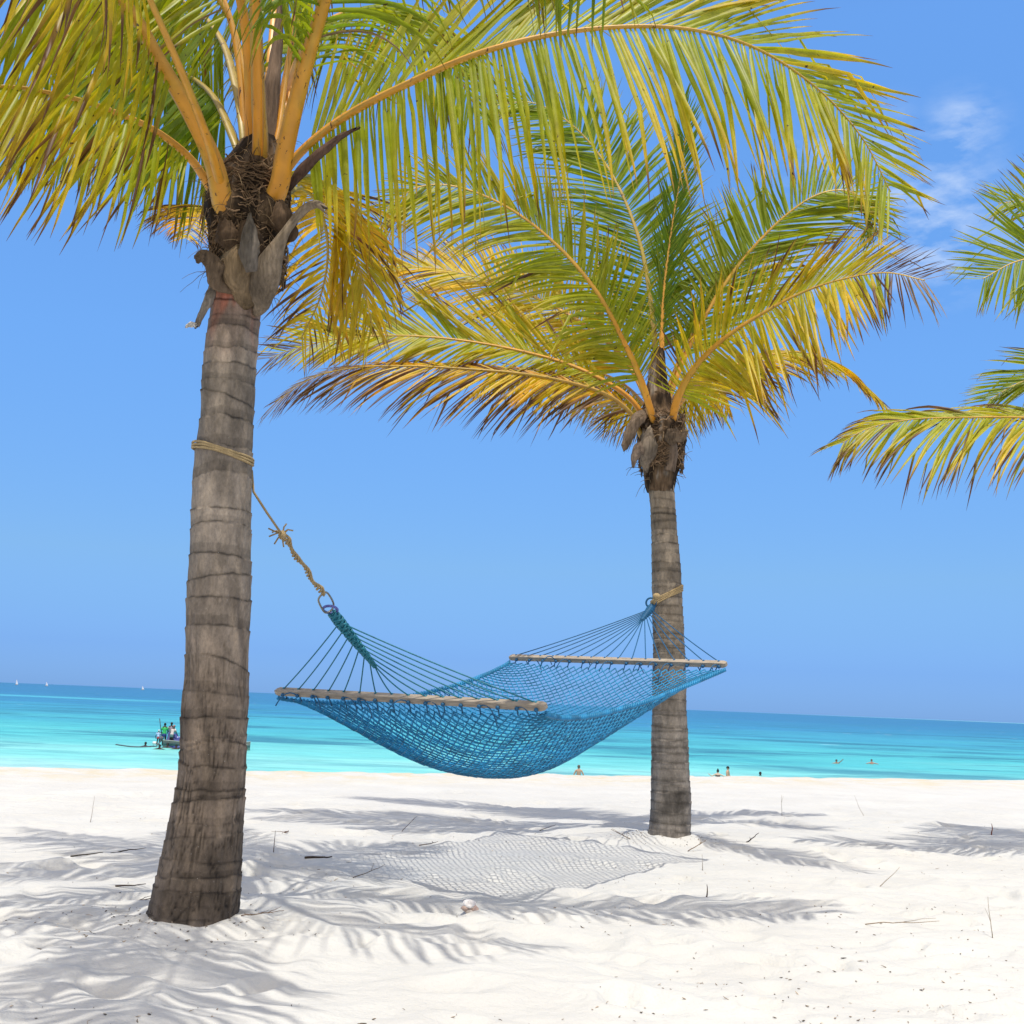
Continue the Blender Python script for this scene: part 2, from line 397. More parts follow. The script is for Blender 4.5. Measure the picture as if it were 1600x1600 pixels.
# ------------------------------------------------------------ sea
wv = MB()
wx = np.array([-30000, -4000, -900, -300, -100, 0, 100, 300, 900, 4000, 30000.]); wy = np.array([10, 60, 120, 300, 900, 4000, 40000.])
WX, WY = np.meshgrid(wx, wy)
wv.add(np.stack([WX.ravel(), WY.ravel(), np.full(WX.size, SEA)], 1), [(j * 11 + i, j * 11 + i + 1, (j + 1) * 11 + i + 1, (j + 1) * 11 + i) for j in range(6) for i in range(10)])
m, nt, p, out = newmat('sea_water')
tc = nt.nodes.new('ShaderNodeTexCoord'); sep = nt.nodes.new('ShaderNodeSeparateXYZ'); nt.links.new(tc.outputs['Object'], sep.inputs[0])
def math_(op, a, b=None, c=None):
    n = nt.nodes.new('ShaderNodeMath'); n.operation = op
    for i, k in enumerate((a, b, c)):
        if k is None: continue
        if isinstance(k, (int, float)): n.inputs[i].default_value = k
        else: nt.links.new(k, n.inputs[i])
    return n.outputs[0]
def wnoise(scale, ms, det=4, rough=.55):
    return noise_node(nt, scale, det, rough, mscale=ms).outputs[0]
# distance offshore on a log scale
lg = math_('LOGARITHM', math_('DIVIDE', sep.outputs['Y'], 60.0), 10.0)      # 0 at 60 m, 1 at 600 m, 2 at 6 km
warp = math_('MULTIPLY_ADD', wnoise(.012, (1, 2.2, 1), 5, .6), .55, -.275)
warpx = math_('MULTIPLY', sep.outputs['X'], -.00035)
lg2 = math_('ADD', math_('ADD', lg, warp), warpx)
ramp = nt.nodes.new('ShaderNodeValToRGB')
nt.links.new(math_('DIVIDE', lg2, 2.2), ramp.inputs[0])
set_ramp(ramp, [(0.0, (.36, .62, .56)), (.06, (.18, .54, .49)), (.13, (.070, .41, .41)), (.24, (.045, .30, .38)), (.33, (.030, .20, .34)), (.48, (.026, .15, .30)), (1.0, (.026, .135, .28))])
# seagrass and coral patches: long, parallel to the shore
pn = wnoise(.032, (.62, 1.9, 1), 7, .72)
pm = nt.nodes.new('ShaderNodeMapRange'); pm.inputs[1].default_value = .50; pm.inputs[2].default_value = .59; nt.links.new(pn, pm.inputs[0])
pfade = nt.nodes.new('ShaderNodeMapRange'); pfade.inputs[1].default_value = 62; pfade.inputs[2].default_value = 110; nt.links.new(sep.outputs['Y'], pfade.inputs[0])
mxp = nt.nodes.new('ShaderNodeMix'); mxp.data_type = 'RGBA'
nt.links.new(math_('MULTIPLY', math_('MULTIPLY', pm.outputs[0], .85), math_('MULTIPLY_ADD', pfade.outputs[0], .65, .35)), mxp.inputs[0]); nt.links.new(ramp.outputs[0], mxp.inputs[6]); mxp.inputs[7].default_value = (.022, .145, .20, 1)
# pale reef strip far out on the left
rd = math_('SUBTRACT', sep.outputs['Y'], math_('MULTIPLY_ADD', wnoise(.01, (1, 1, 1), 3), 160.0, 330.0))
rg = nt.nodes.new('ShaderNodeMapRange'); rg.interpolation_type = 'SMOOTHSTEP'; rg.inputs[1].default_value = 60; rg.inputs[2].default_value = 5; nt.links.new(math_('ABSOLUTE', rd), rg.inputs[0])
rx = nt.nodes.new('ShaderNodeMapRange'); rx.interpolation_type = 'SMOOTHSTEP'; rx.inputs[1].default_value = -60; rx.inputs[2].default_value = -140; nt.links.new(sep.outputs['X'], rx.inputs[0])
mxr = nt.nodes.new('ShaderNodeMix'); mxr.data_type = 'RGBA'; nt.links.new(math_('MULTIPLY', math_('MULTIPLY', rg.outputs[0], rx.outputs[0]), .7), mxr.inputs[0])
nt.links.new(mxp.outputs[2], mxr.inputs[6]); mxr.inputs[7].default_value = (.08, .42, .48, 1)
# fine wavelets darken and lighten the surface
fw = wnoise(.55, (.35, 1.0, 1), 6, .7)
fm = nt.nodes.new('ShaderNodeMapRange'); fm.inputs[1].default_value = .3; fm.inputs[2].default_value = .7; fm.inputs[3].default_value = .80; fm.inputs[4].default_value = 1.2; nt.links.new(fw, fm.inputs[0])
fs = nt.nodes.new('ShaderNodeVectorMath'); fs.operation = 'SCALE'; nt.links.new(mxr.outputs[2], fs.inputs[0]); nt.links.new(fm.outputs[0], fs.inputs['Scale'])
# breaking whitecaps
wcn = wnoise(.22, (.5, 1.0, 1), 3, .5)
wcm = nt.nodes.new('ShaderNodeMapRange'); wcm.inputs[1].default_value = .735; wcm.inputs[2].default_value = .76; nt.links.new(wcn, wcm.inputs[0])
wcf = nt.nodes.new('ShaderNodeMapRange'); wcf.inputs[1].default_value = 120; wcf.inputs[2].default_value = 220; nt.links.new(sep.outputs['Y'], wcf.inputs[0])
mxw = nt.nodes.new('ShaderNodeMix'); mxw.data_type = 'RGBA'; wcg = nt.nodes.new('ShaderNodeMapRange'); wcg.inputs[1].default_value = 1600; wcg.inputs[2].default_value = 900; nt.links.new(sep.outputs['Y'], wcg.inputs[0])
nt.links.new(math_('MULTIPLY', math_('MULTIPLY', wcm.outputs[0], wcf.outputs[0]), wcg.outputs[0]), mxw.inputs[0]); nt.links.new(fs.outputs[0], mxw.inputs[6]); mxw.inputs[7].default_value = (.8, .85, .85, 1)
nt.links.new(mxw.outputs[2], p.inputs['Base Color'])
p.inputs['Roughness'].default_value = .32; p.inputs['Specular IOR Level'].default_value = .12; p.inputs['IOR'].default_value = 1.33
bump(nt, p, fw, .5, .5)
sea = wv.build('water', m, smooth=False); tag(sea, 'turquoise sea deepening to blue at the horizon', kind='structure')

# ------------------------------------------------------------ palm builders
def lerp(a, b, t): return a + (b - a) * t
GREEN = np.array((.12, .195, .010)); YG = np.array((.295, .315, .010)); YEL = np.array((.60, .40, .015)); ORA = np.array((.55, .23, .012)); BRN = np.array((.10, .045, .02)); DRY = np.array((.30, .22, .14))
def leafcol(age):
    age = np.clip(age, 0, 1.3)[..., None]
    c = np.where(age < .5, lerp(GREEN, YG, age / .5), np.where(age < 1, lerp(YG, YEL, (age - .5) / .5), lerp(YEL, ORA, (age - 1) / .3)))
    return c
def make_frond(tree, pts, L=.8, pos=None, neg=None, r0=.03, r1=.005, s0=.16, age=.4, tipburn=.12, dry=0.0, deadfrom=2.0, roll=0, g=(0, 0, -1), spacing=.028, width=.0115, seed=0, label=None, stem=(.64, .265, .018), missing=.02, inward=.5, droop=.9, segs=8, ageedge=.26, root=None, ref=None):
    rng = np.random.RandomState(seed + 100)
    if root: pts = [(root[0], pts[0][1] + root[1], root[2])] + list(pts)
    P, Ltot = spline([at(*q) for q in pts], 160)
    m_ = len(P); T = np.gradient(P, axis=0); T /= np.linalg.norm(T, axis=1)[:, None]
    rad = P[0] - P[-1]; rad[2] = 0; rad /= np.linalg.norm(rad) + 1e-9
    up = np.array((0, 0, 1.0)) + inward * rad
    if ref is not None: up = np.array(ref, float)
    N = up - T * (T @ up)[:, None]; N /= np.linalg.norm(N, axis=1)[:, None]
    B = np.cross(T, N)
    ss = np.linspace(0, 1, m_)
    ra = R(1) * (np.asarray(roll[0] + (roll[1] - roll[0]) * ss) if isinstance(roll, tuple) else roll * np.ones(m_))
    N, B = N * np.cos(ra)[:, None] + B * np.sin(ra)[:, None], B * np.cos(ra)[:, None] - N * np.sin(ra)[:, None]
    # petiole and rachis
    mb = MB()
    rr = r1 + (r0 - r1) * (1 - ss) ** 1.25 * (1 + .25 * np.exp(-ss / .05))
    cst = np.array(stem); cend = np.array((.42, .28, .05))
    col = cst * (1 - ss[:, None]) + cend * ss[:, None]
    th = np.linspace(0, 2 * math.pi, 10, endpoint=False)
    hgt = np.where(np.sin(th) > 0, .45, .8)
    v = P[:, None, :] + rr[:, None, None] * (np.cos(th)[None, :, None] * B[:, None, :] + (hgt * np.sin(th))[None, :, None] * N[:, None, :])
    f = [(i * 10 + j, i * 10 + (j + 1) % 10, (i + 1) * 10 + (j + 1) % 10, (i + 1) * 10 + j) for i in range(m_ - 1) for j in range(10)]
    f.append(tuple((m_ - 1) * 10 + j for j in range(10)))
    edge = np.clip((np.abs(np.cos(th)) - .80) / .18, 0, 1)[None, :, None] * (.45 * np.clip(1.2 - ss, 0, 1))[:, None, None]
    cc = col[:, None, :] * (1 - edge) + np.array((.24, .20, .08)) * edge
    grn = sstep(.1, .5, fbm(ss[:, None] * 14 + seed, th[None, :] * 1.2 + 0 * ss[:, None], seed=seed + 7, octs=2))[..., None] * .35
    cc = cc * (1 - grn) + np.array((.36, .30, .03)) * grn
    cc = cc * (1 + .22 * fbm(ss[:, None] * 60, th[None, :] * 2 + 0 * ss[:, None], seed=seed + 8, octs=2))[..., None]
    mb.add(v, f, cc.reshape(-1, 3))
    fr = mb.build('frond', M['stem'], tree, origin=None)
    if label: fr['label'] = label
    # leaflets
    lb = MB(); n = int(Ltot * (1 - s0) / spacing)
    base = dict(f0=15, f1=62, v0=20, v1=5, droop=droop, L=1.0, tw=0, wav=1.0, n0=0, n1=0)
    for side, dct in ((1, pos or {}), (-1, neg or {})):
        d_ = dict(base); d_.update(dct)
        if d_['L'] <= 0: continue
        s = s0 + (1 - s0) * (np.arange(n) + .5 * (side > 0) + rng.uniform(-.25, .25, n)) / n; s = np.clip(s, 0, .999)
        keep = rng.rand(n) > missing; s = s[keep]; k_ = len(s)
        t = (s - s0) / (1 - s0)
        ip = s * (m_ - 1)
        def smp(A): return np.stack([np.interp(ip, np.arange(m_), A[:, c]) for c in range(3)], 1)
        bp, tt, nn, bb = smp(P), smp(T), smp(N), smp(B)
        # neighbours hang in loose bundles, so the jitter is shared between them
        cl = np.interp(np.arange(k_), np.arange(0, k_ + 7, 7), rng.normal(0, 1, len(np.arange(0, k_ + 7, 7))))
        fa = R(1) * (lerp(d_['f0'], d_['f1'], t ** 1.3) + 6.5 * cl * d_['wav'] + rng.normal(0, 3.5, k_))
        va = R(1) * (lerp(d_['v0'], d_['v1'], t) + rng.normal(0, 5, k_))
        D = side * bb * (np.cos(va) * np.cos(fa))[:, None] + nn * (np.sin(va) * np.cos(fa))[:, None] + tt * np.sin(fa)[:, None]
        dn = lerp(d_['n0'], d_['n1'], t)[:, None] * rng.uniform(.85, 1.1, (k_, 1))
        D = D * (1 - dn) + (np.array(g, float) / np.linalg.norm(g)) * dn; D /= np.linalg.norm(D, axis=1)[:, None]
        prof = (.60 + .40 * sstep(0, .2, t)) * (1 - .62 * sstep(.55, 1.05, t))
        ll = L * d_['L'] * prof * rng.uniform(.88, 1.08, k_) * np.where(rng.rand(k_) < .09, rng.uniform(.35, .8, k_), 1)
        gv = np.array(g, float)
        wd = tt - D * np.sum(D * tt, 1)[:, None]; wd /= np.linalg.norm(wd, axis=1)[:, None] + 1e-9
        tw = R(1) * (d_['tw'] + rng.normal(0, 22, k_)); nr = np.cross(D, wd)
        wd = wd * np.cos(tw)[:, None] + nr * np.sin(tw)[:, None]
        dr = d_['droop'] * rng.uniform(.75, 1.25, k_)
        kink = np.where(rng.rand(k_) < .13, rng.randint(3, segs - 1, k_), 99)
        a_l = age + rng.normal(0, .07, k_) + .06 * cl
        isdry = (rng.rand(k_) < dry) | (s > deadfrom + rng.normal(0, .04, k_))
        burn = np.clip(tipburn * np.exp(rng.normal(-.25, .75, k_)) + .25 * np.clip(s - .8, 0, 1), 0, 1)
        twr = rng.normal(0, .10, k_); jit = rng.normal(0, .022, (segs + 1, k_, 3)); pos_ = bp.copy()
        rows = []; cols = []
        hwp = np.interp(np.linspace(0, 1, segs + 1), [0, .08, .3, .6, .85, 1], [.45, .8, 1, .85, .45, .04])
        for k in range(segs + 1):
            u = k / segs
            wd = wd - D * np.sum(D * wd, 1)[:, None]; wd /= np.linalg.norm(wd, axis=1)[:, None] + 1e-9
            nr = np.cross(D, wd)
            ct, st = np.cos(twr)[:, None], np.sin(twr)[:, None]
            wd = wd * ct + nr * st; nr = np.cross(D, wd)
            hw = (width * hwp[k] * np.clip(ll / .55, .6, 1.15) * np.where(isdry, .55, 1))[:, None]
            fold = -.65 * np.sign(nr[:, 2] + 1e-6)[:, None]
            rows.append(np.stack([pos_ - wd * hw + nr * hw * fold, pos_, pos_ + wd * hw + nr * hw * fold], 1))
            c = leafcol(a_l + ageedge * (u ** 2) - .05)
            bt = sstep(1 - burn - .06, 1 - burn + .03, np.full(k_, u))[:, None]
            ed = sstep(1 - burn - .22, 1 - burn, np.full(k_, u))[:, None]
            c = lerp(c, np.where(a_l[:, None] > .5, ORA, YEL) * .9, ed * .38)
            c = lerp(c, BRN * rng.uniform(.7, 1.6, k_)[:, None], bt)
            c = np.where(isdry[:, None], np.where((rng.rand(k_) < .0)[:, None], DRY, lerp(BRN, DRY, np.clip(.25 + .5 * cl, 0, 1)[:, None])), c)
            cols.append(np.repeat(c[:, None, :], 3, axis=1))
            pos_ = pos_ + D * (ll / segs)[:, None]
            D = D + gv[None, :] * (dr * (.35 + 1.1 * u) * 1.3 / segs * (.55 + ll / .8))[:, None] + jit[k] * d_['wav']
            D = np.where((kink == k)[:, None], D + np.array((0, 0, -1.1)), D)
            D /= np.linalg.norm(D, axis=1)[:, None]
        V = np.stack(rows, 1).reshape(-1, 3); CC = np.stack(cols, 1).reshape(-1, 3)
        ff = []
        pl = (segs + 1) * 3
        o_ = np.arange(k_)[:, None, None] * pl; kk = np.arange(segs)[None, :, None] * 3; hh = np.arange(2)[None, None, :]
        a0 = (o_ + kk + hh).ravel()
        ff = np.stack([a0, a0 + 1, a0 + 4, a0 + 3], 1)
        lb = MB(); lb.add(V, ff, CC); lb.build('leaflets', M['leaf'], fr)
    return fr

def bark_color(z, th, zt, ringd, seed, kind):
    n1 = fbm(np.cos(th) * 1.6 + 5, np.sin(th) * 1.6 + z * 1.8, z * 2.2, seed=seed, octs=3)
    n2 = fbm(np.cos(th) * 4, np.sin(th) * 4, z * 9, seed=seed + 9, octs=3)
    t = (z / zt)
    if kind == 'near':
        low = np.array((.21, .158, .112)); mid = np.array((.225, .182, .138)); top = np.array((.24, .155, .115))
    else:
        low = np.array((.20, .172, .142)); mid = np.array((.215, .175, .130)); top = np.array((.235, .185, .130))
    c = low + (mid - low) * sstep(.22, .48, t + .06 * n1)[..., None]
    c = c + (top - c) * sstep(.66, .8, t + .05 * n1)[..., None]
    if kind == 'near':      # rusty young bark under the crown, dark stained bands near the foot
        c = c + (np.array((.30, .09, .05)) - c) * (sstep(-.05, .3, n1) * sstep(.68, .78, t) * .8)[..., None]
        c = c * (1 - .38 * sstep(-.1, .25, fbm(np.cos(th) * .8 + 3, z * 3.0, seed=seed + 44, octs=2)) * sstep(.42, .1, t))[..., None]
        c = c + (np.array((.22, .19, .165)) - c) * (sstep(.035, .0, t) * .8)[..., None]
    else:
        c = c * (1 - .5 * sstep(.05, .3, fbm(np.cos(th) * .9 + 3, z * 5.0, seed=seed + 44, octs=2)) * np.exp(-((t - .1) / .07) ** 2))[..., None]
    c = c * (1 + .50 * n2[..., None] + .30 * n1[..., None])
    return c
def make_trunk(tree, prof, D, zt_hint, kind, seed, ring_gap, nth=120, lean=0.0):
    rng = np.random.RandomState(seed); SL = 1.0 if kind == 'near' else .35
    cen = []; rad = []
    for (y, l, r) in prof:
        a, b = at(l, y, D), at(r, y, D)
        cen.append((a + b) / 2 + Vector((0, lean * (1450 - y), 0))); rad.append((b - a).length / 2)
    cen = np.array([tuple(c) for c in cen]); rad = np.array(rad)
    o = np.argsort(cen[:, 2]); cen = cen[o]; rad = rad[o]
    z0 = cen[0, 2] - .25; z1 = cen[-1, 2]; zz = np.arange(z0, z1, .0065)
    cx = np.interp(zz, cen[:, 2], cen[:, 0]); cy = np.interp(zz, cen[:, 2], cen[:, 1])
    k = np.ones(15) / 15
    sm_ = lambda a: np.convolve(np.pad(a, 7, 'edge'), k, 'valid')
    cx, cy, rd = sm_(cx), sm_(cy), sm_(np.interp(zz, cen[:, 2], rad))
    th = np.linspace(0, 2 * math.pi, nth, endpoint=False)
    ZZ, TH = np.meshgrid(zz, th, indexing='ij')
    # leaf scars: slanted, irregularly spaced rings, each a small step
    zr = []; z = z0 + .12
    while z < z1 + .3:
        zr.append(z); z += ring_gap(z, rng)
    zr = np.array(zr); sl = rng.normal(0, .012, len(zr)) * SL + np.where(rng.rand(len(zr)) < .5, rng.normal(0, .019, len(zr)), 0) * SL; ph = rng.rand(len(zr)) * 6.28; st = rng.uniform(.5, 1.3, len(zr))
    disp = np.zeros_like(ZZ); line = np.zeros_like(ZZ); band = np.zeros_like(ZZ)
    wob = .016 * SL * fbm(np.cos(TH) * 2.2, np.sin(TH) * 2.2, ZZ * 2.5, seed=seed + 3, octs=3)
    for i in range(len(zr)):
        zc = zr[i] + sl[i] * np.cos(TH - ph[i]) + wob
        gap = (zr[i + 1] - zr[i]) if i + 1 < len(zr) else .15
        d = ZZ - zc
        up_ = (d >= 0) & (d < gap * 1.15)
        disp += st[i] * .0042 * np.exp(-np.abs(d) / .02) * (d < 0) + st[i] * (-.0022) * np.exp(-d / .018) * (d >= 0) * (d < .12)
        line = np.maximum(line, st[i] * np.exp(-(d / (.0058 if kind == 'near' else .0085)) ** 2) * sstep(-.7, .1, vnoise(np.cos(TH) * 2.5 + i, np.sin(TH) * 2.5, seed=seed + i)))
        band = np.where(up_, _hash(np.array([i]), np.array([3]), np.array([1]), seed)[0] - .5, band)
        band = np.where(up_ & (d < .35 * gap), band - .5 * (rng.rand() < .5), band)
    hgt = (ZZ - z0 - .25) / (z1 - z0)
    fiss = sstep(.35, .75, np.abs(vnoise(TH * 19 / 6.283 * 2.2, ZZ * 2.2, seed=seed + 60) * 1.0)) * 0
    fn = 1 - np.abs(vnoise(np.cos(TH) * 9 + 3 * vnoise(TH * 3, ZZ * 6, seed=seed + 5), np.sin(TH) * 9, ZZ * 3.2, seed=seed + 61)) * 6
    wz = .35 * vnoise(TH * 2.5, ZZ * 5, seed=seed + 6)
    ff_ = lambda k, zf, sd, sh: np.clip(1 - np.abs(vnoise((TH + wz * .12) * k, ZZ * zf, seed=seed + sd)) * sh, 0, 1)
    fiss = np.maximum(ff_(17, 5, 61, 7), .8 * ff_(34, 9, 63, 5)) * sstep(-.35, .25, vnoise(TH * 4, ZZ * 7, seed=seed + 66)) * (sstep(.55, .1, hgt) if kind == 'near' else .35 * sstep(.5, .0, hgt))
    rough = .006 * fbm(np.cos(TH) * 5, np.sin(TH) * 5, ZZ * 7, seed=seed + 70, octs=3) + .010 * fbm(np.cos(TH) * 1.3, np.sin(TH) * 1.3, ZZ * 3, seed=seed + 75, octs=2)
    scale = rd.mean() / .15
    RR = rd[:, None] + (disp * 1.1 + rough - .006 * fiss) * scale
    V = np.stack([cx[:, None] + RR * np.cos(TH), cy[:, None] + RR * np.sin(TH), ZZ], -1)
    col = bark_color(ZZ - z0 - .25, TH, z1 - z0, None, seed, kind)
    col = col * (1 - (.66 if kind == 'near' else .6) * np.clip(line, 0, 1))[..., None] * (1 + .42 * band)[..., None] * (1 - .72 * fiss)[..., None]
    pale = sstep(.012, .022, 0 * ZZ)
    col = np.clip(col, .01, .7)
    mb = MB(); a, b = ZZ.shape
    f = [(i * b + j, i * b + (j + 1) % b, (i + 1) * b + (j + 1) % b, (i + 1) * b + j) for i in range(a - 1) for j in range(b)]
    f.append(tuple((a - 1) * b + j for j in range(b)))
    mb.add(V, f, col.reshape(-1, 3))
    t_ = mb.build('trunk', M['bark'], tree)
    return t_, (zz, cx, cy, rd)

def sheath(tree, px, py0, py1, D, prof, seed, name='crown_fibre', strands=150, dark=1.0):
    """matted fibre and old leaf bases round the top of the trunk; prof: (py, half width px)"""
    rng = np.random.RandomState(seed); mb = MB()
    ysx = np.linspace(py0, py1, 70); th = np.linspace(0, 2 * math.pi, 72, endpoint=False)
    hw = np.interp(ysx, [q[0] for q in prof][::-1] if prof[0][0] > prof[-1][0] else [q[0] for q in prof], [q[1] for q in prof][::-1] if prof[0][0] > prof[-1][0] else [q[1] for q in prof])
    cxp = np.interp(ysx, [q[0] for q in prof][::-1], [q[2] for q in prof][::-1])
    rows = []
    for k, yy in enumerate(ysx):
        c = at(cxp[k], yy, D); r = hw[k] * D / F
        n1 = fbm(np.cos(th) * 1.7 + 9, np.sin(th) * 1.7, np.full_like(th, c.z * 4), seed=seed, octs=4)
        n2 = 1 - np.abs(vnoise(np.cos(th) * 3.1 + 2, np.sin(th) * 3.1 + c.z * 2.5, np.full_like(th, c.z * 5), seed=seed + 3)) * 2
        rr = r * (1 + .20 * n1 + .10 * n2)
        rows.append(np.stack([c.x + rr * np.cos(th), c.y + rr * np.sin(th), np.full_like(th, c.z) + .02 * n1], 1))
    V = np.array(rows); n3 = fbm(V[..., 0] * 14, V[..., 1] * 14, V[..., 2] * 6, seed=seed + 8, octs=3)
    n4 = fbm(V[..., 0] * 60, V[..., 1] * 60, V[..., 2] * 7, seed=seed + 18, octs=2)
    c1, c2, c3 = np.array((.13, .085, .05)), np.array((.030, .02, .013)), np.array((.24, .20, .16))
    t1 = sstep(-.15, .25, n3)[..., None]; col = c1 * t1 + c2 * (1 - t1)
    t2 = sstep(.25, .5, n3)[..., None]; col = (col + (c3 - col) * t2) * (1 + .5 * n4[..., None]) * dark
    a, b = 70, 72
    f = [(i * b + j, i * b + (j + 1) % b, (i + 1) * b + (j + 1) % b, (i + 1) * b + j) for i in range(a - 1) for j in range(b)]
    mb.add(V, f, col.reshape(-1, 3))
    for i in range(strands):       # loose fibres
        k = rng.randint(3, 67); j = rng.randint(72); p0 = V[k, j]; nrm = p0 - V[k].mean(0); nrm /= np.linalg.norm(nrm)
        ln = rng.uniform(.05, .22); dd = nrm * rng.uniform(.2, .8) + np.array((rng.normal(0, .5), rng.normal(0, .3), rng.normal(.0, .8))); dd /= np.linalg.norm(dd)
        pts = [p0 - nrm * .01]
        for q_ in range(5):
            pts.append(pts[-1] + dd * ln / 5); dd = dd + np.array((rng.normal(0, .15), rng.normal(0, .15), -.25 + rng.normal(0, .15))); dd /= np.linalg.norm(dd)
        mb.tube(pts, np.linspace(.0022, .0008, 6) * D / 5.8 * 1.1, 3, np.array((.20, .14, .08)) * rng.uniform(.4, 1.5), cap=False)
    return mb.build(name, M['fibre'], tree)

def slab(tree, name, pts, widths, thick, col, D, mat='fibre', seed=0, facing=(0, -1, .2), curl=.35, label=None):
    """a dry, curling strap (old leaf base) along px points"""
    P, Lt = spline([at(*q) for q in pts], 40); m_ = len(P); T = np.gradient(P, axis=0); T /= np.linalg.norm(T, axis=1)[:, None]
    W = np.interp(np.linspace(0, 1, m_), np.linspace(0, 1, len(widths)), np.array(widths) * D / F / 2)
    n = np.array(facing, float); N = n - T * (T @ n)[:, None]; N /= np.linalg.norm(N, axis=1)[:, None]; B = np.cross(T, N)
    rng = np.random.RandomState(seed); K = 9; us = np.linspace(-1, 1, K)
    top = []; bot = []
    for k, u in enumerate(us):
        jag = 1 + .12 * fbm(np.arange(m_) * .21, np.full(m_, u * 2.0), seed=seed, octs=2)
        off = B * (W * u * jag)[:, None] - N * (W * curl * u * u)[:, None] + N * (.006 * fbm(np.arange(m_) * .3, np.full(m_, u * 4), seed=seed + 4, octs=2))[:, None]
        tear = sstep(.75, 1, np.linspace(0, 1, m_))[:, None] * T * (Lt * .10 * vnoise(np.array([u * 3.3]), np.array([1.7]), seed=seed + 5)[0])
        off = off + tear
        top.append(P + off); bot.append(P + off - N * (thick * (1 - .6 * abs(u))))
    top = np.array(top); bot = np.array(bot)[::-1]; ring = np.concatenate([top, bot], 0).transpose(1, 0, 2)
    n2 = fbm(ring[..., 0] * 50, ring[..., 1] * 50, ring[..., 2] * 8, seed=seed + 2, octs=3)
    n3 = fbm(ring[..., 0] * 8, ring[..., 1] * 8, ring[..., 2] * 5, seed=seed + 6, octs=2)
    cc = np.array(col)[None, None] * (1 + .28 * n2 + .7 * n3)[..., None]
    mb = MB(); b = 2 * K
    f = [(i * b + j, i * b + (j + 1) % b, (i + 1) * b + (j + 1) % b, (i + 1) * b + j) for i in range(m_ - 1) for j in range(b)]
    f.append(tuple(range(b))[::-1]); f.append(tuple((m_ - 1) * b + j for j in range(b)))
    mb.add(ring, f, np.clip(cc, .01, .8).reshape(-1, 3))
    o = mb.build(name, M[mat], tree)
    if label: o['label'] = label
    return o

# ------------------------------------------------------------ near palm
D1 = 5.84
T1 = empty('palm_tree', at(300, 1448, D1)); tag(T1, 'nearest palm, on the left, with thick orange leaf stalks and tan rope round its trunk', 'palm tree')
T1.location = (0, 0, 0)
prof1 = [(1462, 222, 374), (1450, 228, 371), (1435, 231, 373), (1400, 240, 375), (1350, 252, 376), (1300, 262, 378), (1250, 272, 380), (1200, 280, 383), (1150, 283, 385), (1100, 285, 388), (1050, 290, 388), (1000, 290, 390), (950, 293, 391), (900, 297, 391),
         (850, 300, 391), (800, 302, 392), (750, 303, 392), (710, 305, 394), (650, 313, 396), (600, 316, 398), (550, 320, 401), (500, 328, 405), (460, 333, 410), (420, 338, 420), (380, 345, 425), (330, 350, 425), (280, 360, 420)]
gap1 = lambda z, r: r.uniform(.05, .13) if z < 1.0 else r.uniform(.06, .17) if z < 2.6 else r.uniform(.06, .13)
trunk1, tp1 = make_trunk(T1, prof1, D1, 4, 'near', 21, gap1, nth=150)
sheath(T1, 385, 470, 215, D1, [(470, 37, 372), (440, 46, 380), (400, 54, 386), (360, 58, 386), (330, 64, 386), (300, 60, 388), (270, 50, 392), (240, 36, 400), (215, 24, 405)], 5, strands=320, dark=.85)
slab(T1, 'leaf_stub', [(392, 492, 5.80), (398, 470, 5.70), (406, 435, 5.64), (422, 398, 5.60), (446, 358, 5.58), (474, 324, 5.60), (492, 316, 5.58), (506, 324, 5.56)], [8, 42, 54, 46, 28, 15, 13, 17, 8], .03, (.20, .155, .11), D1, seed=3, curl=.5, label='pale grey cut leaf base flaring out to the right')
slab(T1, 'leaf_stub', [(362, 478, 5.80), (364, 455, 5.68), (366, 425, 5.63), (368, 395, 5.62), (372, 365, 5.66)], [10, 62, 78, 70, 20], .03, (.19, .135, .08), D1, seed=8, curl=.8)
slab(T1, 'leaf_stub', [(362, 452, 5.82), (346, 432, 5.66), (330, 408, 5.62), (318, 396, 5.6), (310, 400, 5.58)], [10, 44, 40, 26, 14], .05, (.17, .12, .08), D1, seed=9, curl=.3)
slab(T1, 'leaf_stub', [(392, 425, 5.58), (388, 395, 5.55), (388, 360, 5.56), (390, 335, 5.6)], [18, 34, 26, 4], .012, (.13, .11, .09), D1, seed=12, curl=.6)
slab(T1, 'dry_leaf_strip', [(336, 438, 5.75), (326, 465, 5.72), (314, 490, 5.72), (305, 512, 5.72)], [14, 17, 12, 9], .01, (.20, .17, .14), D1, seed=14)
slab(T1, 'dry_leaf_strip', [(308, 508, 5.72), (298, 506, 5.72), (289, 511, 5.72)], [7, 12, 2], .004, (.62, .58, .52), D1, seed=15)
slab(T1, 'spathe', [(448, 296, 5.72), (470, 262, 5.68), (500, 235, 5.65), (530, 212, 5.65), (558, 199, 5.65)], [10, 20, 17, 11, 2], .02, (.10, .06, .045), D1, seed=17, curl=.7, label='dark brown open flower sheath')
slab(T1, 'central_spear', [(408, 260, 5.85), (414, 190, 5.85), (424, 120, 5.87), (432, 60, 5.9), (436, 5, 5.95)], [46, 34, 24, 18, 8], .06, (.16, .11, .075), D1, seed=19, curl=.9)
hang = dict(v0=-50, v1=-45, f0=8, f1=50, droop=.5, n0=.55, n1=.45)
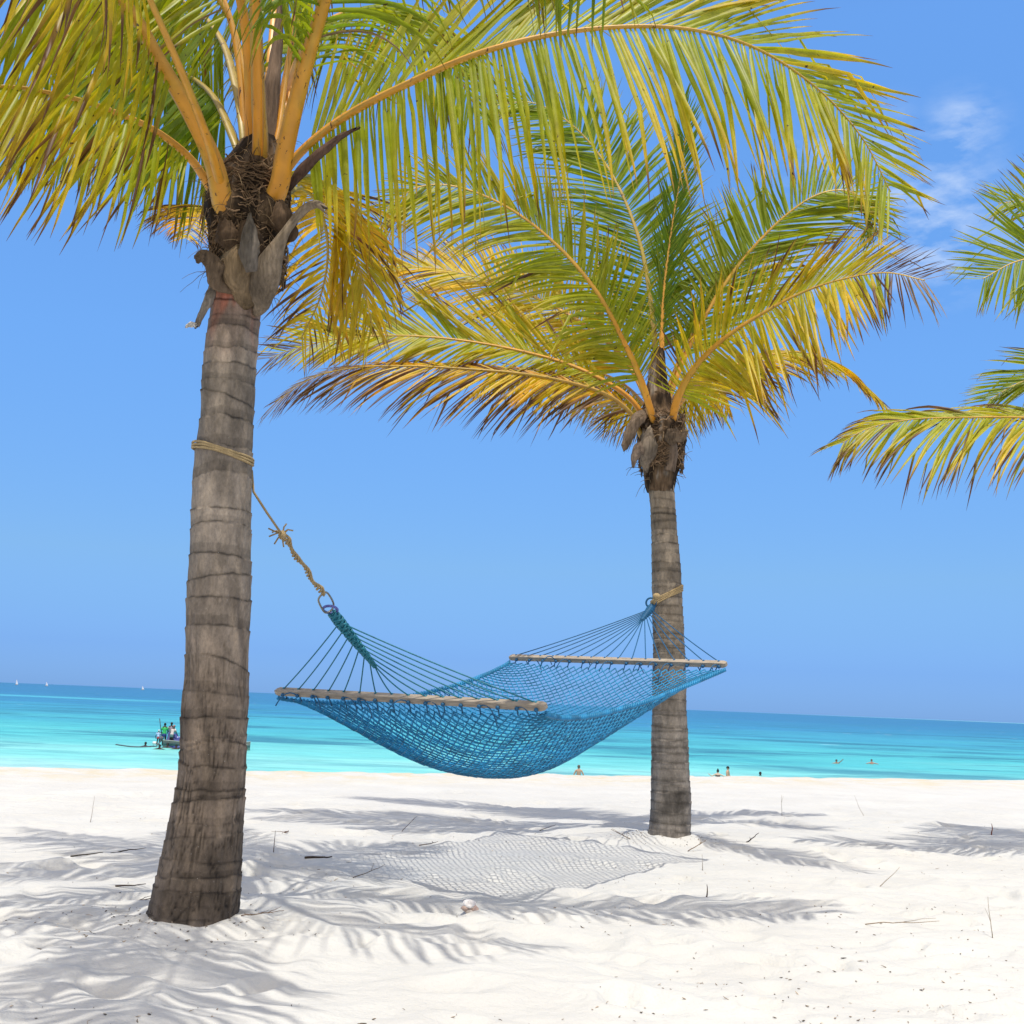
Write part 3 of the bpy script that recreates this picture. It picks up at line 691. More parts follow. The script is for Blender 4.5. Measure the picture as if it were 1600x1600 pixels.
F1 = [
 dict(pts=[(428, 292, 5.8), (470, 235, 5.75), (540, 180, 5.7), (640, 128, 5.6), (760, 78, 5.5), (900, 47, 5.5), (1050, 42, 5.5), (1170, 70, 5.55), (1270, 132, 5.6), (1345, 212, 5.65), (1392, 300, 5.7)],
      L=1.02, r0=.042, s0=.14, age=.50, tipburn=.07, spacing=.025, ref=(0, -.4, .9), pos=dict(v0=-62, v1=-25, f0=0, f1=48, droop=.3, wav=.7, n0=.8, n1=.02), neg=dict(v0=48, v1=30, f0=48, f1=44, droop=.12, L=1.0), width=.012, seed=1, ageedge=.45, label='long arching frond sweeping over to the right'),
 dict(pts=[(354, 335, 5.72), (335, 255, 5.55), (300, 180, 5.35), (250, 95, 5.1), (200, 10, 4.85), (120, -60, 4.6), (0, -100, 4.4), (-120, -60, 4.2), (-220, 40, 4.1)],
      L=.98, r0=.070, s0=.36, g=(-.35, 0, -1), age=.62, tipburn=.12, dry=.06, pos=dict(hang), neg=dict(hang), seed=2, label='thick orange stalk leaning up to the left', ageedge=.3),
 dict(pts=[(338, 308, 5.8), (300, 250, 5.68), (245, 205, 5.5), (180, 175, 5.35), (110, 152, 5.2), (10, 135, 5.0), (-90, 150, 4.9), (-200, 230, 4.8)],
      L=.74, r0=.036, s0=.24, g=(-.3, 0, -1), age=.58, tipburn=.18, dry=.03, pos=dict(hang, v0=-10), neg=dict(hang), seed=3),
 dict(pts=[(406, 240, 5.72), (404, 160, 5.6), (401, 70, 5.45), (396, -30, 5.25), (375, -120, 4.95), (320, -165, 4.55), (240, -150, 4.1), (150, -80, 3.8)],
      L=.72, r0=.046, s0=.42, age=.40, tipburn=.08, pos=dict(v0=-10, v1=-10, droop=1.1), neg=dict(v0=-10, v1=-10, droop=1.1), seed=4, stem=(.50, .30, .05)),
 dict(pts=[(432, 300, 5.70), (446, 230, 5.6), (470, 130, 5.45), (500, 25, 5.25), (535, -75, 4.95), (610, -160, 4.7), (730, -190, 4.6), (860, -130, 4.6), (960, -20, 4.6)],
      L=.92, r0=.062, s0=.30, age=.16, tipburn=.05, dry=.02, pos=dict(v0=-25, v1=-25, f0=30, f1=50, droop=1.3), neg=dict(v0=-15, v1=-15, f0=30, f1=50, droop=1.3, L=.85), spacing=.05, seed=5, label='thick orange stalk leaning up to the right'),
 dict(pts=[(380, 190, 6.0), (368, 130, 6.15), (345, 60, 6.4), (300, 10, 6.7), (220, -20, 7.1), (120, 20, 7.5), (60, 110, 7.8)],
      L=.8, r0=.034, s0=.3, age=.18, pos=dict(hang), neg=dict(hang), seed=6, stem=(.30, .22, .05)),
 dict(pts=[(443, 165, 6.0), (465, 95, 6.2), (500, 40, 6.5), (560, 15, 6.9), (630, 35, 7.3), (700, 95, 7.6), (750, 180, 7.9)],
      L=.95, r0=.036, s0=.25, age=.28, pos=dict(v0=-5, v1=-10, droop=1.2), neg=dict(v0=0, v1=-20, droop=1.2), seed=7),
 dict(pts=[(365, 215, 6.0), (325, 140, 6.3), (255, 102, 6.7), (170, 108, 7.0), (90, 150, 7.3), (20, 230, 7.5)],
      L=.95, r0=.032, s0=.16, g=(-.2, 0, -1), age=.12, tipburn=.12, pos=dict(hang), neg=dict(hang, v0=-45), seed=8, stem=(.30, .22, .05), width=.014),
 dict(pts=[(442, 300, 6.1), (470, 276, 6.5), (500, 280, 6.8), (530, 320, 7.05), (553, 390, 7.2), (570, 455, 7.3), (582, 510, 7.3)],
      L=.82, r0=.032, s0=.26, age=.80, tipburn=.11, pos=dict(v0=-30, v1=-20, f0=52, f1=65, droop=.9), neg=dict(v0=0, v1=-10, f0=45, f1=62, droop=1.1, L=.8), seed=9, ref=(0, -1, .3), label='yellow old frond hanging behind the trunk', stem=(.22, .24, .04), spacing=.025),
 dict(pts=[(452, 300, 6.1), (482, 300, 6.6), (505, 340, 7.0), (512, 400, 7.3), (500, 465, 7.5), (470, 530, 7.6)],
      L=.7, r0=.025, s0=.3, age=.95, tipburn=.22, pos=dict(v0=0, v1=0, f0=30, f1=55, droop=.5), neg=dict(v0=0, v1=-10, f0=30, f1=55, droop=.6), seed=29, ref=(0, -1, .3), stem=(.22, .20, .04), width=.011),
 dict(pts=[(350, 330, 6.1), (325, 330, 6.9), (305, 345, 7.6), (290, 372, 8.0)],
      L=.45, r0=.025, s0=.35, age=1.0, tipburn=.3, dry=.1, pos=dict(v0=0, v1=0), neg=dict(v0=0, v1=0), seed=10, width=.011),
 dict(pts=[(395, 225, 5.9), (385, 120, 6.0), (350, 10, 6.0), (270, -70, 5.9), (150, -60, 5.8), (60, 10, 5.75), (-10, 90, 5.7)],
      L=.9, r0=.04, s0=.4, g=(-.4, 0, -1), age=.45, tipburn=.12, dry=.05, pos=dict(hang, v0=-20), neg=dict(hang), seed=11),
 dict(pts=[(425, 235, 5.9), (445, 120, 6.0), (470, 0, 6.0), (520, -100, 6.1), (610, -110, 6.2), (720, -60, 6.3)],
      L=.8, r0=.04, s0=.35, age=.35, tipburn=.08, pos=dict(v0=-10, v1=-10, f0=30, droop=1.1), neg=dict(v0=-10, v1=-10, f0=30, droop=1.1), seed=12),
 dict(pts=[(356, 325, 5.75), (325, 220, 5.3), (270, 80, 4.6), (190, -90, 3.9), (100, -210, 3.4), (0, -220, 3.0)],
      L=.6, r0=.03, s0=.6, g=(-.3, 0, -1), age=.72, tipburn=.16, dry=.10, pos=dict(hang), neg=dict(hang), seed=13, spacing=.045),
 dict(pts=[(392, 230, 5.8), (380, 20, 5.5), (300, -240, 4.9), (120, -420, 4.3), (-120, -420, 3.8), (-330, -260, 3.4)],
      L=.55, r0=.035, s0=.45, age=.5, pos=dict(hang), neg=dict(hang), seed=14),
 dict(pts=[(402, 250, 5.72), (400, 20, 5.2), (385, -290, 4.3), (330, -520, 3.4), (260, -610, 2.8), (190, -600, 2.35)],
      L=.8, r0=.03, s0=.5, spacing=.022, age=.6, pos=dict(v0=-10, droop=.8), neg=dict(v0=-10, droop=.8), seed=15),
 dict(pts=[(385, 220, 6.0), (350, 0, 6.0), (200, -200, 5.9), (-20, -260, 5.7), (-220, -150, 5.5), (-380, 40, 5.3)],
      L=.65, r0=.035, s0=.4, spacing=.04, age=.3, pos=dict(hang), neg=dict(hang), seed=16),
 dict(pts=[(410, 220, 6.1), (430, 0, 6.6), (440, -150, 7.2), (420, -200, 7.9), (380, -120, 8.5)],
      L=.9, r0=.03, s0=.35, age=.3, pos=dict(hang), neg=dict(hang), seed=17),
]
for d in F1: make_frond(T1, root=(388, 70, 5.93), **d)

def wrap_fibres(tree, D, axis, lo, hi, rad, n, seed, th=.0032):
    """coarse woven fibre strands lapping round the crown between two picture heights"""
    rng = np.random.RandomState(seed); mb = MB(); zl, zh = at(axis, lo, D), at(axis, hi, D)
    for i in range(n):
        t = rng.rand() ** 1.1; c = zl + (zh - zl) * t; a = rng.uniform(0, 2 * math.pi); r_ = (rad[0] + (rad[1] - rad[0]) * t) * rng.uniform(.97, 1.10)
        da = rng.uniform(.35, 1.1) * rng.choice([-1, 1]); dz = rng.uniform(-.02, .09); pts = []
        for q in np.linspace(0, 1, 8):
            lift = 1 + .20 * max(0, q - .7) * rng.rand()
            pts.append((c.x + r_ * lift * math.cos(a + da * q), c.y + r_ * lift * math.sin(a + da * q), c.z + dz * q + .02 * math.sin(q * 3) * rng.normal()))
        mb.tube(pts, th * rng.uniform(.5, 1.8) * np.array([.7, 1, 1, 1, 1, .9, .7, .3]), 4, np.array((.15, .098, .058)) * rng.uniform(.35, 1.7), cap=False)
    return mb.build('fibre_wrap', M['fibre'], tree)
wrap_fibres(T1, D1, 388, 440, 280, (.175, .205), 750, 71)
for (cxp, cyp, w_, dd_, sd_) in ((352, 345, 40, 5.60, 31), (437, 318, 40, 5.60, 32), (385, 345, 40, 5.58, 36)):
    slab(T1, 'leaf_sheath', [(cxp + 4, cyp + 62, dd_ + .12), (cxp + 2, cyp + 42, dd_ + .03), (cxp + 1, cyp + 20, dd_), (cxp, cyp + 6, dd_ + .01), (cxp - 2, cyp - 4, dd_ + .02)], [12, w_, w_ * 1.15, w_ * .9, w_ * .5], .02, (.085, .055, .034), D1, seed=sd_, curl=.7)

# ------------------------------------------------------------ right palm
D2 = 10.41
T2 = empty('palm_tree', (0, 0, 0)); tag(T2, 'palm right of centre with full green and yellow crown at the far hammock end', 'palm tree')
prof2 = [(1326, 1008, 1080), (1315, 1011, 1079), (1290, 1015, 1078), (1250, 1017, 1079), (1200, 1018, 1077), (1150, 1018, 1076), (1100, 1020, 1073), (1050, 1020, 1071), (1000, 1020, 1069), (950, 1019, 1066), (900, 1019, 1063), (850, 1018, 1060), (800, 1016, 1056), (760, 1013, 1053), (740, 1010, 1052), (700, 1010, 1050), (660, 1015, 1045)]
gap2 = lambda z, r: r.uniform(.035, .10)
make_trunk(T2, prof2, D2, 4, 'far', 57, gap2, nth=110)
sheath(T2, 1030, 770, 545, D2, [(770, 20, 1032), (745, 25, 1031), (715, 32, 1032), (690, 37, 1034), (665, 36, 1034), (640, 24, 1030), (600, 15, 1028), (545, 9, 1029)], 15, strands=170)
slab(T2, 'leaf_stub', [(1015, 640, 10.3), (998, 652, 10.2), (985, 675, 10.2), (975, 698, 10.2)], [14, 22, 18, 12], .03, (.19, .14, .10), D2, seed=23)
slab(T2, 'leaf_stub', [(1014, 700, 10.2), (1000, 700, 10.15), (992, 715, 10.15), (990, 728, 10.15)], [20, 22, 14, 4], .03, (.17, .13, .10), D2, seed=24)
slab(T2, 'leaf_stub', [(1040, 690, 10.2), (1052, 678, 10.15), (1064, 682, 10.15), (1074, 672, 10.15)], [26, 26, 16, 4], .03, (.11, .08, .055), D2, seed=25)
slab(T2, 'leaf_stub', [(1014, 740, 10.35), (1013, 720, 10.2), (1014, 695, 10.15), (1016, 668, 10.18)], [6, 24, 30, 8], .02, (.15, .12, .09), D2, seed=26, curl=.6)
slab(T2, 'leaf_stub', [(1046, 735, 10.2), (1051, 705, 10.2), (1050, 680, 10.2)], [18, 20, 8], .02, (.15, .11, .08), D2, seed=27, curl=.6)
W = (-.45, 0, -1)
F2 = [
 dict(pts=[(1004, 682, 10.35), (985, 645, 10.3), (945, 615, 10.2), (880, 595, 10.1), (810, 583, 10), (740, 577, 9.95), (650, 572, 9.9), (560, 574, 9.9), (490, 590, 9.9), (430, 628, 9.9)],
      L=.78, r0=.042, s0=.13, age=1.08, tipburn=.5, dry=.34, deadfrom=.74, pos=dict(v0=25, v1=10, f0=35, f1=60, L=.55, droop=1.2), neg=dict(v0=-25, v1=-20, f0=35, f1=60, droop=1.1, n0=.35), g=W, seed=41, ref=(0, -.3, .95), label='lowest frond, orange turning dead brown at its drooping tip', stem=(.52, .28, .05)),
 dict(pts=[(1012, 660, 10.4), (985, 622, 10.35), (940, 592, 10.3), (880, 566, 10.3), (800, 545, 10.25), (710, 530, 10.2), (620, 524, 10.2), (530, 529, 10.2), (460, 545, 10.2), (420, 560, 10.2)],
      L=.85, r0=.042, s0=.2, age=.66, tipburn=.14, deadfrom=.92, pos=dict(v0=48, v1=25, f0=30, f1=58, droop=.15), neg=dict(v0=-25, v1=-20, f0=25, f1=58, droop=.9, L=.75), g=W, seed=42, ref=(0, -.45, .85)),
 dict(pts=[(1018, 640, 10.6), (975, 560, 10.9), (895, 495, 11.2), (800, 450, 11.5), (700, 422, 11.7), (610, 415, 11.8)],
      L=.8, r0=.036, s0=.2, age=.85, tipburn=.12, pos=dict(v0=30, v1=15, droop=.3), neg=dict(v0=-10, v1=-10, droop=.8), g=W, seed=43, ref=(0, -.6, .7)),
 dict(pts=[(1018, 645, 10.2), (1000, 590, 10.05), (975, 535, 9.9), (935, 460, 9.6), (875, 388, 9.4), (800, 328, 9.2), (720, 293, 9.1), (655, 292, 9.05), (600, 328, 9.0)],
      L=.92, r0=.040, s0=.17, age=.52, tipburn=.06, pos=dict(v0=10, v1=10, f0=20, f1=55, droop=.3, L=.62), neg=dict(v0=5, v1=-5, f0=20, f1=55, droop=.7), g=W, seed=44, ref=(0, -.85, .4), label='broad yellow green frond arching up to the left'),
 dict(pts=[(1027, 620, 10.6), (1022, 520, 10.7), (1005, 400, 10.8), (975, 310, 10.9), (935, 240, 11), (885, 188, 11), (830, 160, 11), (770, 165, 11)],
      L=.80, r0=.036, s0=.17, age=.24, tipburn=.04, pos=dict(v0=8, v1=5, f0=12, f1=50, droop=.35), neg=dict(v0=8, v1=5, f0=12, f1=50, droop=.35), g=W, seed=45, ref=(0, -.9, .3), stem=(.36, .25, .06)),
 dict(pts=[(1034, 600, 10.4), (1035, 480, 10.4), (1046, 380, 10.4), (1062, 280, 10.4), (1072, 200, 10.4), (1068, 150, 10.4)],
      L=.40, r0=.030, s0=.22, age=.0, tipburn=.03, pos=dict(v0=35, v1=40, f0=40, f1=62, droop=.1), neg=dict(v0=35, v1=40, f0=40, f1=62, droop=.1), seed=46, ref=(0, -.95, .2), ageedge=.1),
 dict(pts=[(1040, 635, 10.5), (1080, 535, 10.6), (1135, 440, 10.6), (1200, 362, 10.5), (1265, 310, 10.4), (1318, 297, 10.35), (1355, 318, 10.3), (1372, 362, 10.3)],
      L=.85, r0=.034, s0=.22, age=.36, tipburn=.07, pos=dict(v0=5, v1=0, f0=25, f1=50, droop=.3), neg=dict(v0=10, v1=0, f0=10, f1=40, droop=.25, L=.8), seed=48, ref=(0, -.85, .4), g=(.3, 0, -1), label='frond arching up and over to the right'),
 dict(pts=[(1047, 668, 10.3), (1060, 620, 10.1), (1085, 575, 9.9), (1130, 530, 9.6), (1190, 490, 9.2), (1255, 456, 8.8), (1320, 435, 8.4), (1385, 426, 8.1), (1445, 438, 7.9)],
      L=.95, r0=.042, s0=.17, age=.72, tipburn=.16, deadfrom=.86, pos=dict(v0=-5, v1=-10, f0=8, f1=50, droop=.7), neg=dict(v0=15, v1=10, f0=15, f1=50, droop=.3, L=.62), seed=49, ref=(0, -.95, .35), g=(.25, 0, -1), label='yellow frond reaching forward to the right with scorched tips'),
 dict(pts=[(1045, 655, 10.6), (1090, 602, 11), (1160, 566, 11.4), (1240, 550, 11.7), (1305, 566, 11.9), (1350, 600, 12), (1382, 632, 12)],
      L=.55, r0=.034, s0=.2, age=.78, tipburn=.14, pos=dict(v0=-25, v1=-20, f0=30, f1=60, droop=1.0), neg=dict(v0=10, v1=-10, f0=30, f1=60, droop=1.1), seed=50, ref=(0, -.4, .9)),
 dict(pts=[(1038, 620, 10.5), (1075, 530, 10.6), (1125, 455, 10.7), (1180, 415, 10.7)],
      L=.5, r0=.028, s0=.3, age=.30, tipburn=.03, pos=dict(v0=40, v1=30, f0=55, f1=65, droop=.2), neg=dict(v0=40, v1=30, f0=55, f1=65, droop=.2), seed=51, width=.02, spacing=.045),
 dict(pts=[(1022, 655, 10.8), (975, 600, 11.3), (900, 572, 11.8), (820, 575, 12.2), (750, 600, 12.5)],
      L=.55, r0=.03, s0=.16, age=.8, tipburn=.2, dry=.1, pos=dict(hang), neg=dict(hang), g=W, seed=52),
 dict(pts=[(1040, 655, 10.8), (1060, 610, 11.2), (1090, 590, 11.6), (1125, 600, 12.0), (1140, 635, 12.2)],
      L=.5, r0=.03, s0=.3, age=.8, tipburn=.15, pos=dict(hang), neg=dict(hang), seed=53),
]
def fuller(d, k, dr):
    d = dict(d); d['L'] = d.get('L', .8) * k
    for s_ in ('pos', 'neg'):
        q = dict(d.get(s_) or {}); q['droop'] = q.get('droop', .9) * dr; q['f0'] = q.get('f0', 15) + 13; d[s_] = q
    return d
for d in F2: make_frond(T2, root=(1032, 38, 10.46), **fuller(dict({'width': .0125, 'spacing': .0205}, **d), 1.13, .5))

wrap_fibres(T2, D2, 1033, 735, 650, (.19, .20), 380, 72, .0045)
# ------------------------------------------------------------ palm beyond the right edge
D3 = 10.3
T3 = empty('palm_tree', (0, 0, 0)); tag(T3, 'palm at the right edge, only its frond tips reaching into view', 'palm tree')
prof3 = [(1340, 1835, 1905), (1200, 1840, 1900), (1000, 1838, 1890), (800, 1830, 1875), (660, 1825, 1865)]
make_trunk(T3, prof3, D3, 4, 'far', 83, gap2, nth=60)
sheath(T3, 1845, 740, 560, D3, [(740, 24, 1848), (700, 34, 1848), (650, 30, 1845), (560, 12, 1843)], 35, strands=40)
F3 = [
 dict(pts=[(1840, 600, 10.3), (1810, 470, 10.3), (1750, 380, 10.3), (1680, 332, 10.3), (1610, 314, 10.3), (1560, 318, 10.3)], L=.66, age=.38, pos=dict(v0=8, f0=15, f1=55, droop=.3), neg=dict(v0=8, f0=15, f1=55, droop=.3), tipburn=.1, seed=61, ref=(0, -.9, .4)),
 dict(pts=[(1838, 610, 10.2), (1790, 500, 10.1), (1720, 430, 10), (1650, 402, 9.9), (1590, 408, 9.9), (1535, 436, 9.9)], L=.78, age=.28, pos=dict(v0=5, f0=15, f1=45, droop=.25), neg=dict(v0=-5, v1=-5, f0=15, f1=45, droop=.35), tipburn=.05, seed=62, ref=(0, -.9, .4), ageedge=.15),
 dict(pts=[(1838, 640, 10.6), (1760, 585, 10.8), (1680, 575, 10.9), (1600, 595, 11), (1545, 625, 11)], L=.62, age=.22, pos=dict(v0=20, f0=40, f1=60, droop=.3), neg=dict(v0=-10, f0=40, f1=60, droop=.4), tipburn=.06, seed=63, ref=(0, -.6, .8)),
 dict(pts=[(1836, 680, 10.1), (1770, 670, 10.0), (1690, 660, 9.9), (1600, 652, 9.8), (1500, 652, 9.7), (1425, 655, 9.7), (1360, 668, 9.7), (1315, 692, 9.7)], L=.85, age=.56, pos=dict(v0=15, v1=5, f0=35, f1=60, droop=1.3, L=.7), neg=dict(v0=-35, v1=-25, f0=25, f1=55, droop=1.0), tipburn=.28, dry=.03, seed=64, ref=(0, -.4, .9), g=(-.2, 0, -1), label='low yellowing frond with dark frayed tips'),
 dict(pts=[(1850, 600, 10.4), (1900, 450, 10.5), (1990, 370, 10.6), (2100, 380, 10.7)], L=.8, age=.2, seed=65),
 dict(pts=[(1855, 640, 10.3), (1930, 600, 10.1), (2020, 610, 9.9), (2120, 680, 9.8)], L=.8, age=.5, seed=66),
]
for d in F3: make_frond(T3, root=(1846, 26, 10.3), **fuller(dict({'width': .0125, 'spacing': .0245}, **d), 1.25, .5))

# ------------------------------------------------------------ hammock
HB = 'hammock'
b1L, b1R = at(432, 1080, 7.75), at(853, 1104, 6.60)
b2L, b2R = at(797, 1027, 10.05), at(1135, 1038, 8.85)
ap1, ap2 = at(519, 957, 6.95), at(1019, 948, 10.18)
H = empty('hammock', (0, 0, 0)); tag(H, 'blue rope hammock with two wooden spreader bars hanging between the two palms', 'hammock')
def bar(a, b):
    mb = MB(); a = np.array(a); b = np.array(b); d = (b - a); Lb = np.linalg.norm(d); d /= Lb
    up = np.array((0, -.75, 1.0)); up -= d * d.dot(up); up /= np.linalg.norm(up); sd = np.cross(d, up)
    w = .023; h = .020
    sec = [(-1, -1), (1, -1), (1, 1), (-1, 1)]
    ts = [(0, .72), (.012, 1.0), (.5, 1.0), (.988, 1.0), (1, .72)]
    v = []
    c_ = .9
    oct_ = [(-1, -c_), (-c_, -1), (c_, -1), (1, -c_), (1, c_), (c_, 1), (-c_, 1), (-1, c_)]
    for t, k in ts:
        for (x, y) in oct_: v.append(a + d * (Lb * t) + sd * (x * w * k) + up * (y * h * k))
    f = [(i * 8 + j, i * 8 + (j + 1) % 8, (i + 1) * 8 + (j + 1) % 8, (i + 1) * 8 + j) for i in range(4) for j in range(8)]
    f += [tuple(range(8))[::-1], tuple(32 + j for j in range(8))]
    mb.add(v, f)
    return mb.build('spreader_bar', M['wood'], H, smooth=False), up, sd
bar1, up1, sd1 = bar(b1L, b1R); bar2, up2, sd2 = bar(b2L, b2R)
nb1L, nb1R, nb2L, nb2R = [np.array(tuple(p)) for p in (b1L, b1R, b2L, b2R)]
def S(u, v):
    """hammock bed: u along (0 near bar, 1 far bar), v across (0 left, 1 right)"""
    u = np.asarray(u, float); v = np.asarray(v, float)
    p = (nb1L[None] * ((1 - u) * (1 - v))[:, None] + nb1R[None] * ((1 - u) * v)[:, None] + nb2L[None] * (u * (1 - v))[:, None] + nb2R[None] * (u * v)[:, None])
    mid = (nb1L + nb1R) / 2 * (1 - u)[:, None] + (nb2L + nb2R) / 2 * u[:, None]
    k = 4 * u * (1 - u)
    p = mid + (p - mid) * (1 - SPINCH * k ** .8)[:, None]
    e = 1 - (2 * np.abs(v - .5)) ** 2.2
    sag = SEDGE + (SMID - SEDGE) * e
    kk = (k ** .85) * (1 - .5 * (u - .5))
    p[:, 2] -= sag * kk + .035
    p[:, 2] += .016 * k * vnoise(u * 5, v * 4, seed=4) * e
    p[:, 0] += .010 * k * vnoise(u * 7, v * 5, seed=6)
    return p
SPINCH, SEDGE, SMID = .12, .12, .59
rng = np.random.RandomState(8)
net = MB(); NC = 60; NR = 98
us = np.linspace(.008, .992, NR + 1)
for i in range(NC + 1):
    ph = (np.arange(NR + 1) + i) % 2
    vv_ = (i + .5 + (ph - .5) * .86) / (NC + 1) + rng.normal(0, .0009, NR + 1)
    pts = S(us, np.clip(vv_, 0, 1))
    pts[:, 2] += rng.normal(0, .0015, NR + 1)
    net.tube(pts, .0054, 4, cap=False)
net.build('net', M['net'], H)
for side in (0, 1):
    eb = MB(); uu = np.linspace(.004, .996, 260); v0 = 0.0 if side == 0 else 1.0
    base = S(uu, np.full(260, v0))
    for ph in (0, math.pi):
        a_ = uu * 2 * math.pi * 42 + ph
        q_ = base + np.stack([.010 * np.cos(a_) * .6, .010 * np.cos(a_) * .6, .010 * np.sin(a_)], 1)
        eb.tube(q_, .0085, 5)
    eb.build('edge_rope', M['net'], H)
# clews: woven neck, ring and sixteen cords to each bar
NCORD = 16
def clew(ap, bL, bR, ring_dir, mat, necklen, sgn):
    ap = np.array(ap); bL = np.array(bL); bR = np.array(bR); mid = (bL + bR) / 2
    ax = mid - ap; ax /= np.linalg.norm(ax)
    nk = MB()
    t = np.linspace(0, 1, 60); rad = np.interp(t, [0, .15, .5, 1], [.030, .036, .028, .008])
    for k in range(6):
        a_ = t * 2 * math.pi * 4.5 * (1 if k % 2 else -1) + k * 1.047
        s1 = np.cross(ax, (0, 0, 1)); s1 /= np.linalg.norm(s1); s2 = np.cross(ax, s1)
        q_ = ap + ax * (t * necklen)[:, None] + s1 * (rad * .8 * np.cos(a_))[:, None] + s2 * (rad * .8 * np.sin(a_))[:, None]
        nk.tube(q_, .0085, 5)
    q_ = ap + ax * (t * necklen)[:, None]; nk.tube(q_, rad * .72, 8)
    nk.build('woven_neck', mat, H)
    for i in range(NCORD):
        v = (i + .5) / NCORD; e = bL + (bR - bL) * v
        tt_ = 1 - abs(v - .5) * 2
        st = ap + ax * necklen * (.12 + .88 * tt_) + (e - ap) / np.linalg.norm(e - ap) * .02
        e = e + np.array((0, 0, .018))
        c = MB(); pts = [st + (e - st) * q - np.array((0, 0, .012)) * 4 * q * (1 - q) for q in np.linspace(0, 1, 12)]
        c.tube(pts, .0043, 5); c.ball(e, .011, 8, 6)
        c.build('suspension_cord', mat, H)
    r_ = MB(); c0 = ap - np.array(ring_dir) * .035; th = np.linspace(0, 2 * math.pi, 29)
    s1 = np.array(ring_dir); s2 = np.cross(s1, (0.2, 1, 0)); s2 /= np.linalg.norm(s2)
    r_.tube([c0 + .042 * (s1 * math.cos(a) + s2 * math.sin(a)) for a in th], .008, 8, cap=False)
    r_.build('ring', M['ring'] if sgn > 0 else M['navy_shaded'], H)
M['ring'] = simple('violet_ring', (.10, .11, .34), .4, .15, 60, .2, .001, .4)
rope_top = at(392, 765, 5.84)
rd1 = (np.array(ap1) - np.array(rope_top)); rd1 /= np.linalg.norm(rd1)
clew(ap1, b1L, b1R, rd1, M['teal'], .42, 1)
clew(ap2, b2L, b2R, (.3, 0, -.95), M['navy_shaded'], .26, -1)
# loops, knots and loose ends where the net meets the bars
for (L_, R_, u0, mat, nn_) in ((nb1L, nb1R, .012, M['navy_shaded'], 16), (nb2L, nb2R, .988, M['navy_shaded'], 15)):
    for i in range(nn_):
        v = (i + .5) / nn_; e = L_ + (R_ - L_) * v; s_ = S(np.array([u0]), np.array([v]))[0]
        k = MB(); down = s_ - e
        k.tube([e + np.array((0, 0, .02)), e + np.array((0, -.026, .0)), e + down * .5 + np.array((0, -.012, 0)), s_], .0045, 5)
        kp = e + np.array((0, -.03, -.022)); k.ball(kp, .013, 8, 6)
        if u0 > .5 or rng.rand() < .6:
            dd = np.array((rng.choice([-1, 1]) * rng.uniform(.5, 1), -.3, rng.uniform(.0, .9))); pts = [kp]; ln = rng.uniform(.09, .2)
            for q in range(7):
                pts.append(pts[-1] + dd / np.linalg.norm(dd) * ln / 7); dd = dd + np.array((0, 0, -.42))
            k.tube(pts, .0042, 5)
        k.build('net_tie', mat, H)

# ropes and hook
RP = empty('rope', (0, 0, 0)); tag(RP, 'tan rope wound round the near palm trunk and knotted down to the hammock', 'rope')
def wrap(prof_y, D, l, r, tilt, n, parent, rr=.0065, sp=.012, lean=0):
    for k in range(n):
        mb = MB(); c = (at(l, prof_y, D) + at(r, prof_y, D)) / 2; ra = (at(r, prof_y, D) - at(l, prof_y, D)).length / 2 + rr * .8
        pts = []
        for a in np.linspace(0, 2 * math.pi, 60):
            pts.append((c.x + ra * math.cos(a), c.y + ra * math.sin(a), c.z + (k - n / 2) * sp + tilt[0] * math.cos(a) + tilt[1] * math.sin(a) + .003 * math.sin(a * 3 + k)))
        mb.tube(pts, rr, 7, cap=False); mb.build('rope_turn', M['sand_rope'], parent)
wrap(708, D1, 303, 394, (-.035, -.0), 3, RP)
knot = np.array(at(441, 836, 6.2)); hk = np.array(at(505, 930, 6.75)); rt = np.array(rope_top)
start = rt + np.array((-.03, .12, .12))
mb = MB(); mb.tube([start, rt + (0, .06, 0), rt + (knot - rt) * .5, knot], .0065, 7); mb.build('rope_length', M['sand_rope'], RP)
mb = MB(); mb.ball(knot, (.022, .022, .026)); rng = np.random.RandomState(4)
for i in range(9):
    a = rng.normal(0, 1, 3); a /= np.linalg.norm(a); a[1] *= .5
    mb.tube([knot, knot + a * .035 + (0, 0, .01), knot + a * .065 + (rng.normal(0, .01), 0, rng.normal(0, .01))], .0045, 5)
mb.build('knot', M['sand_rope'], RP)
mb = MB(); t = np.linspace(0, 1, 90); ax = hk - knot; dx = ax / np.linalg.norm(ax); s1 = np.cross(dx, (0, 1, 0)); s1 /= np.linalg.norm(s1); s2 = np.cross(dx, s1)
bulge = .0085 + .004 * np.sin(t * 23) + .006 * np.exp(-((t - .08) / .05) ** 2) + .004 * np.exp(-((t - .9) / .05) ** 2)
for ph in (0, 2.1, 4.2):
    a_ = t * 2 * math.pi * 7 + ph
    mb.tube(knot + ax * t[:, None] + s1 * (bulge * np.cos(a_) + .006 * np.sin(t * 15))[:, None] + s2 * (bulge * np.sin(a_))[:, None], .0066, 6)
mb.build('rope_twist', M['sand_rope'], RP)
HK = MB(); a1 = np.array(ap1)
c_ = [at(507, 925, 6.75), at(498, 935, 6.77), at(500, 945, 6.82), at(508, 957, 6.9), at(518, 953, 6.93), at(521, 943, 6.9), at(513, 928, 6.8), at(507, 925, 6.76)]
P_, _ = spline(c_, 60); HK.tube(P_, .006, 7)
hko = HK.build('snap_hook', M['steel'], None); tag(hko, 'dull metal hook linking the tan rope to the hammock ring', 'hook')
RP2 = empty('rope', (0, 0, 0)); tag(RP2, 'flat tan rope band slanting round the far hammock palm above the blue knot', 'rope')
wrap(930, D2, 1018.5, 1065, (.075, -.0), 4, RP2, rr=.008, sp=.014)
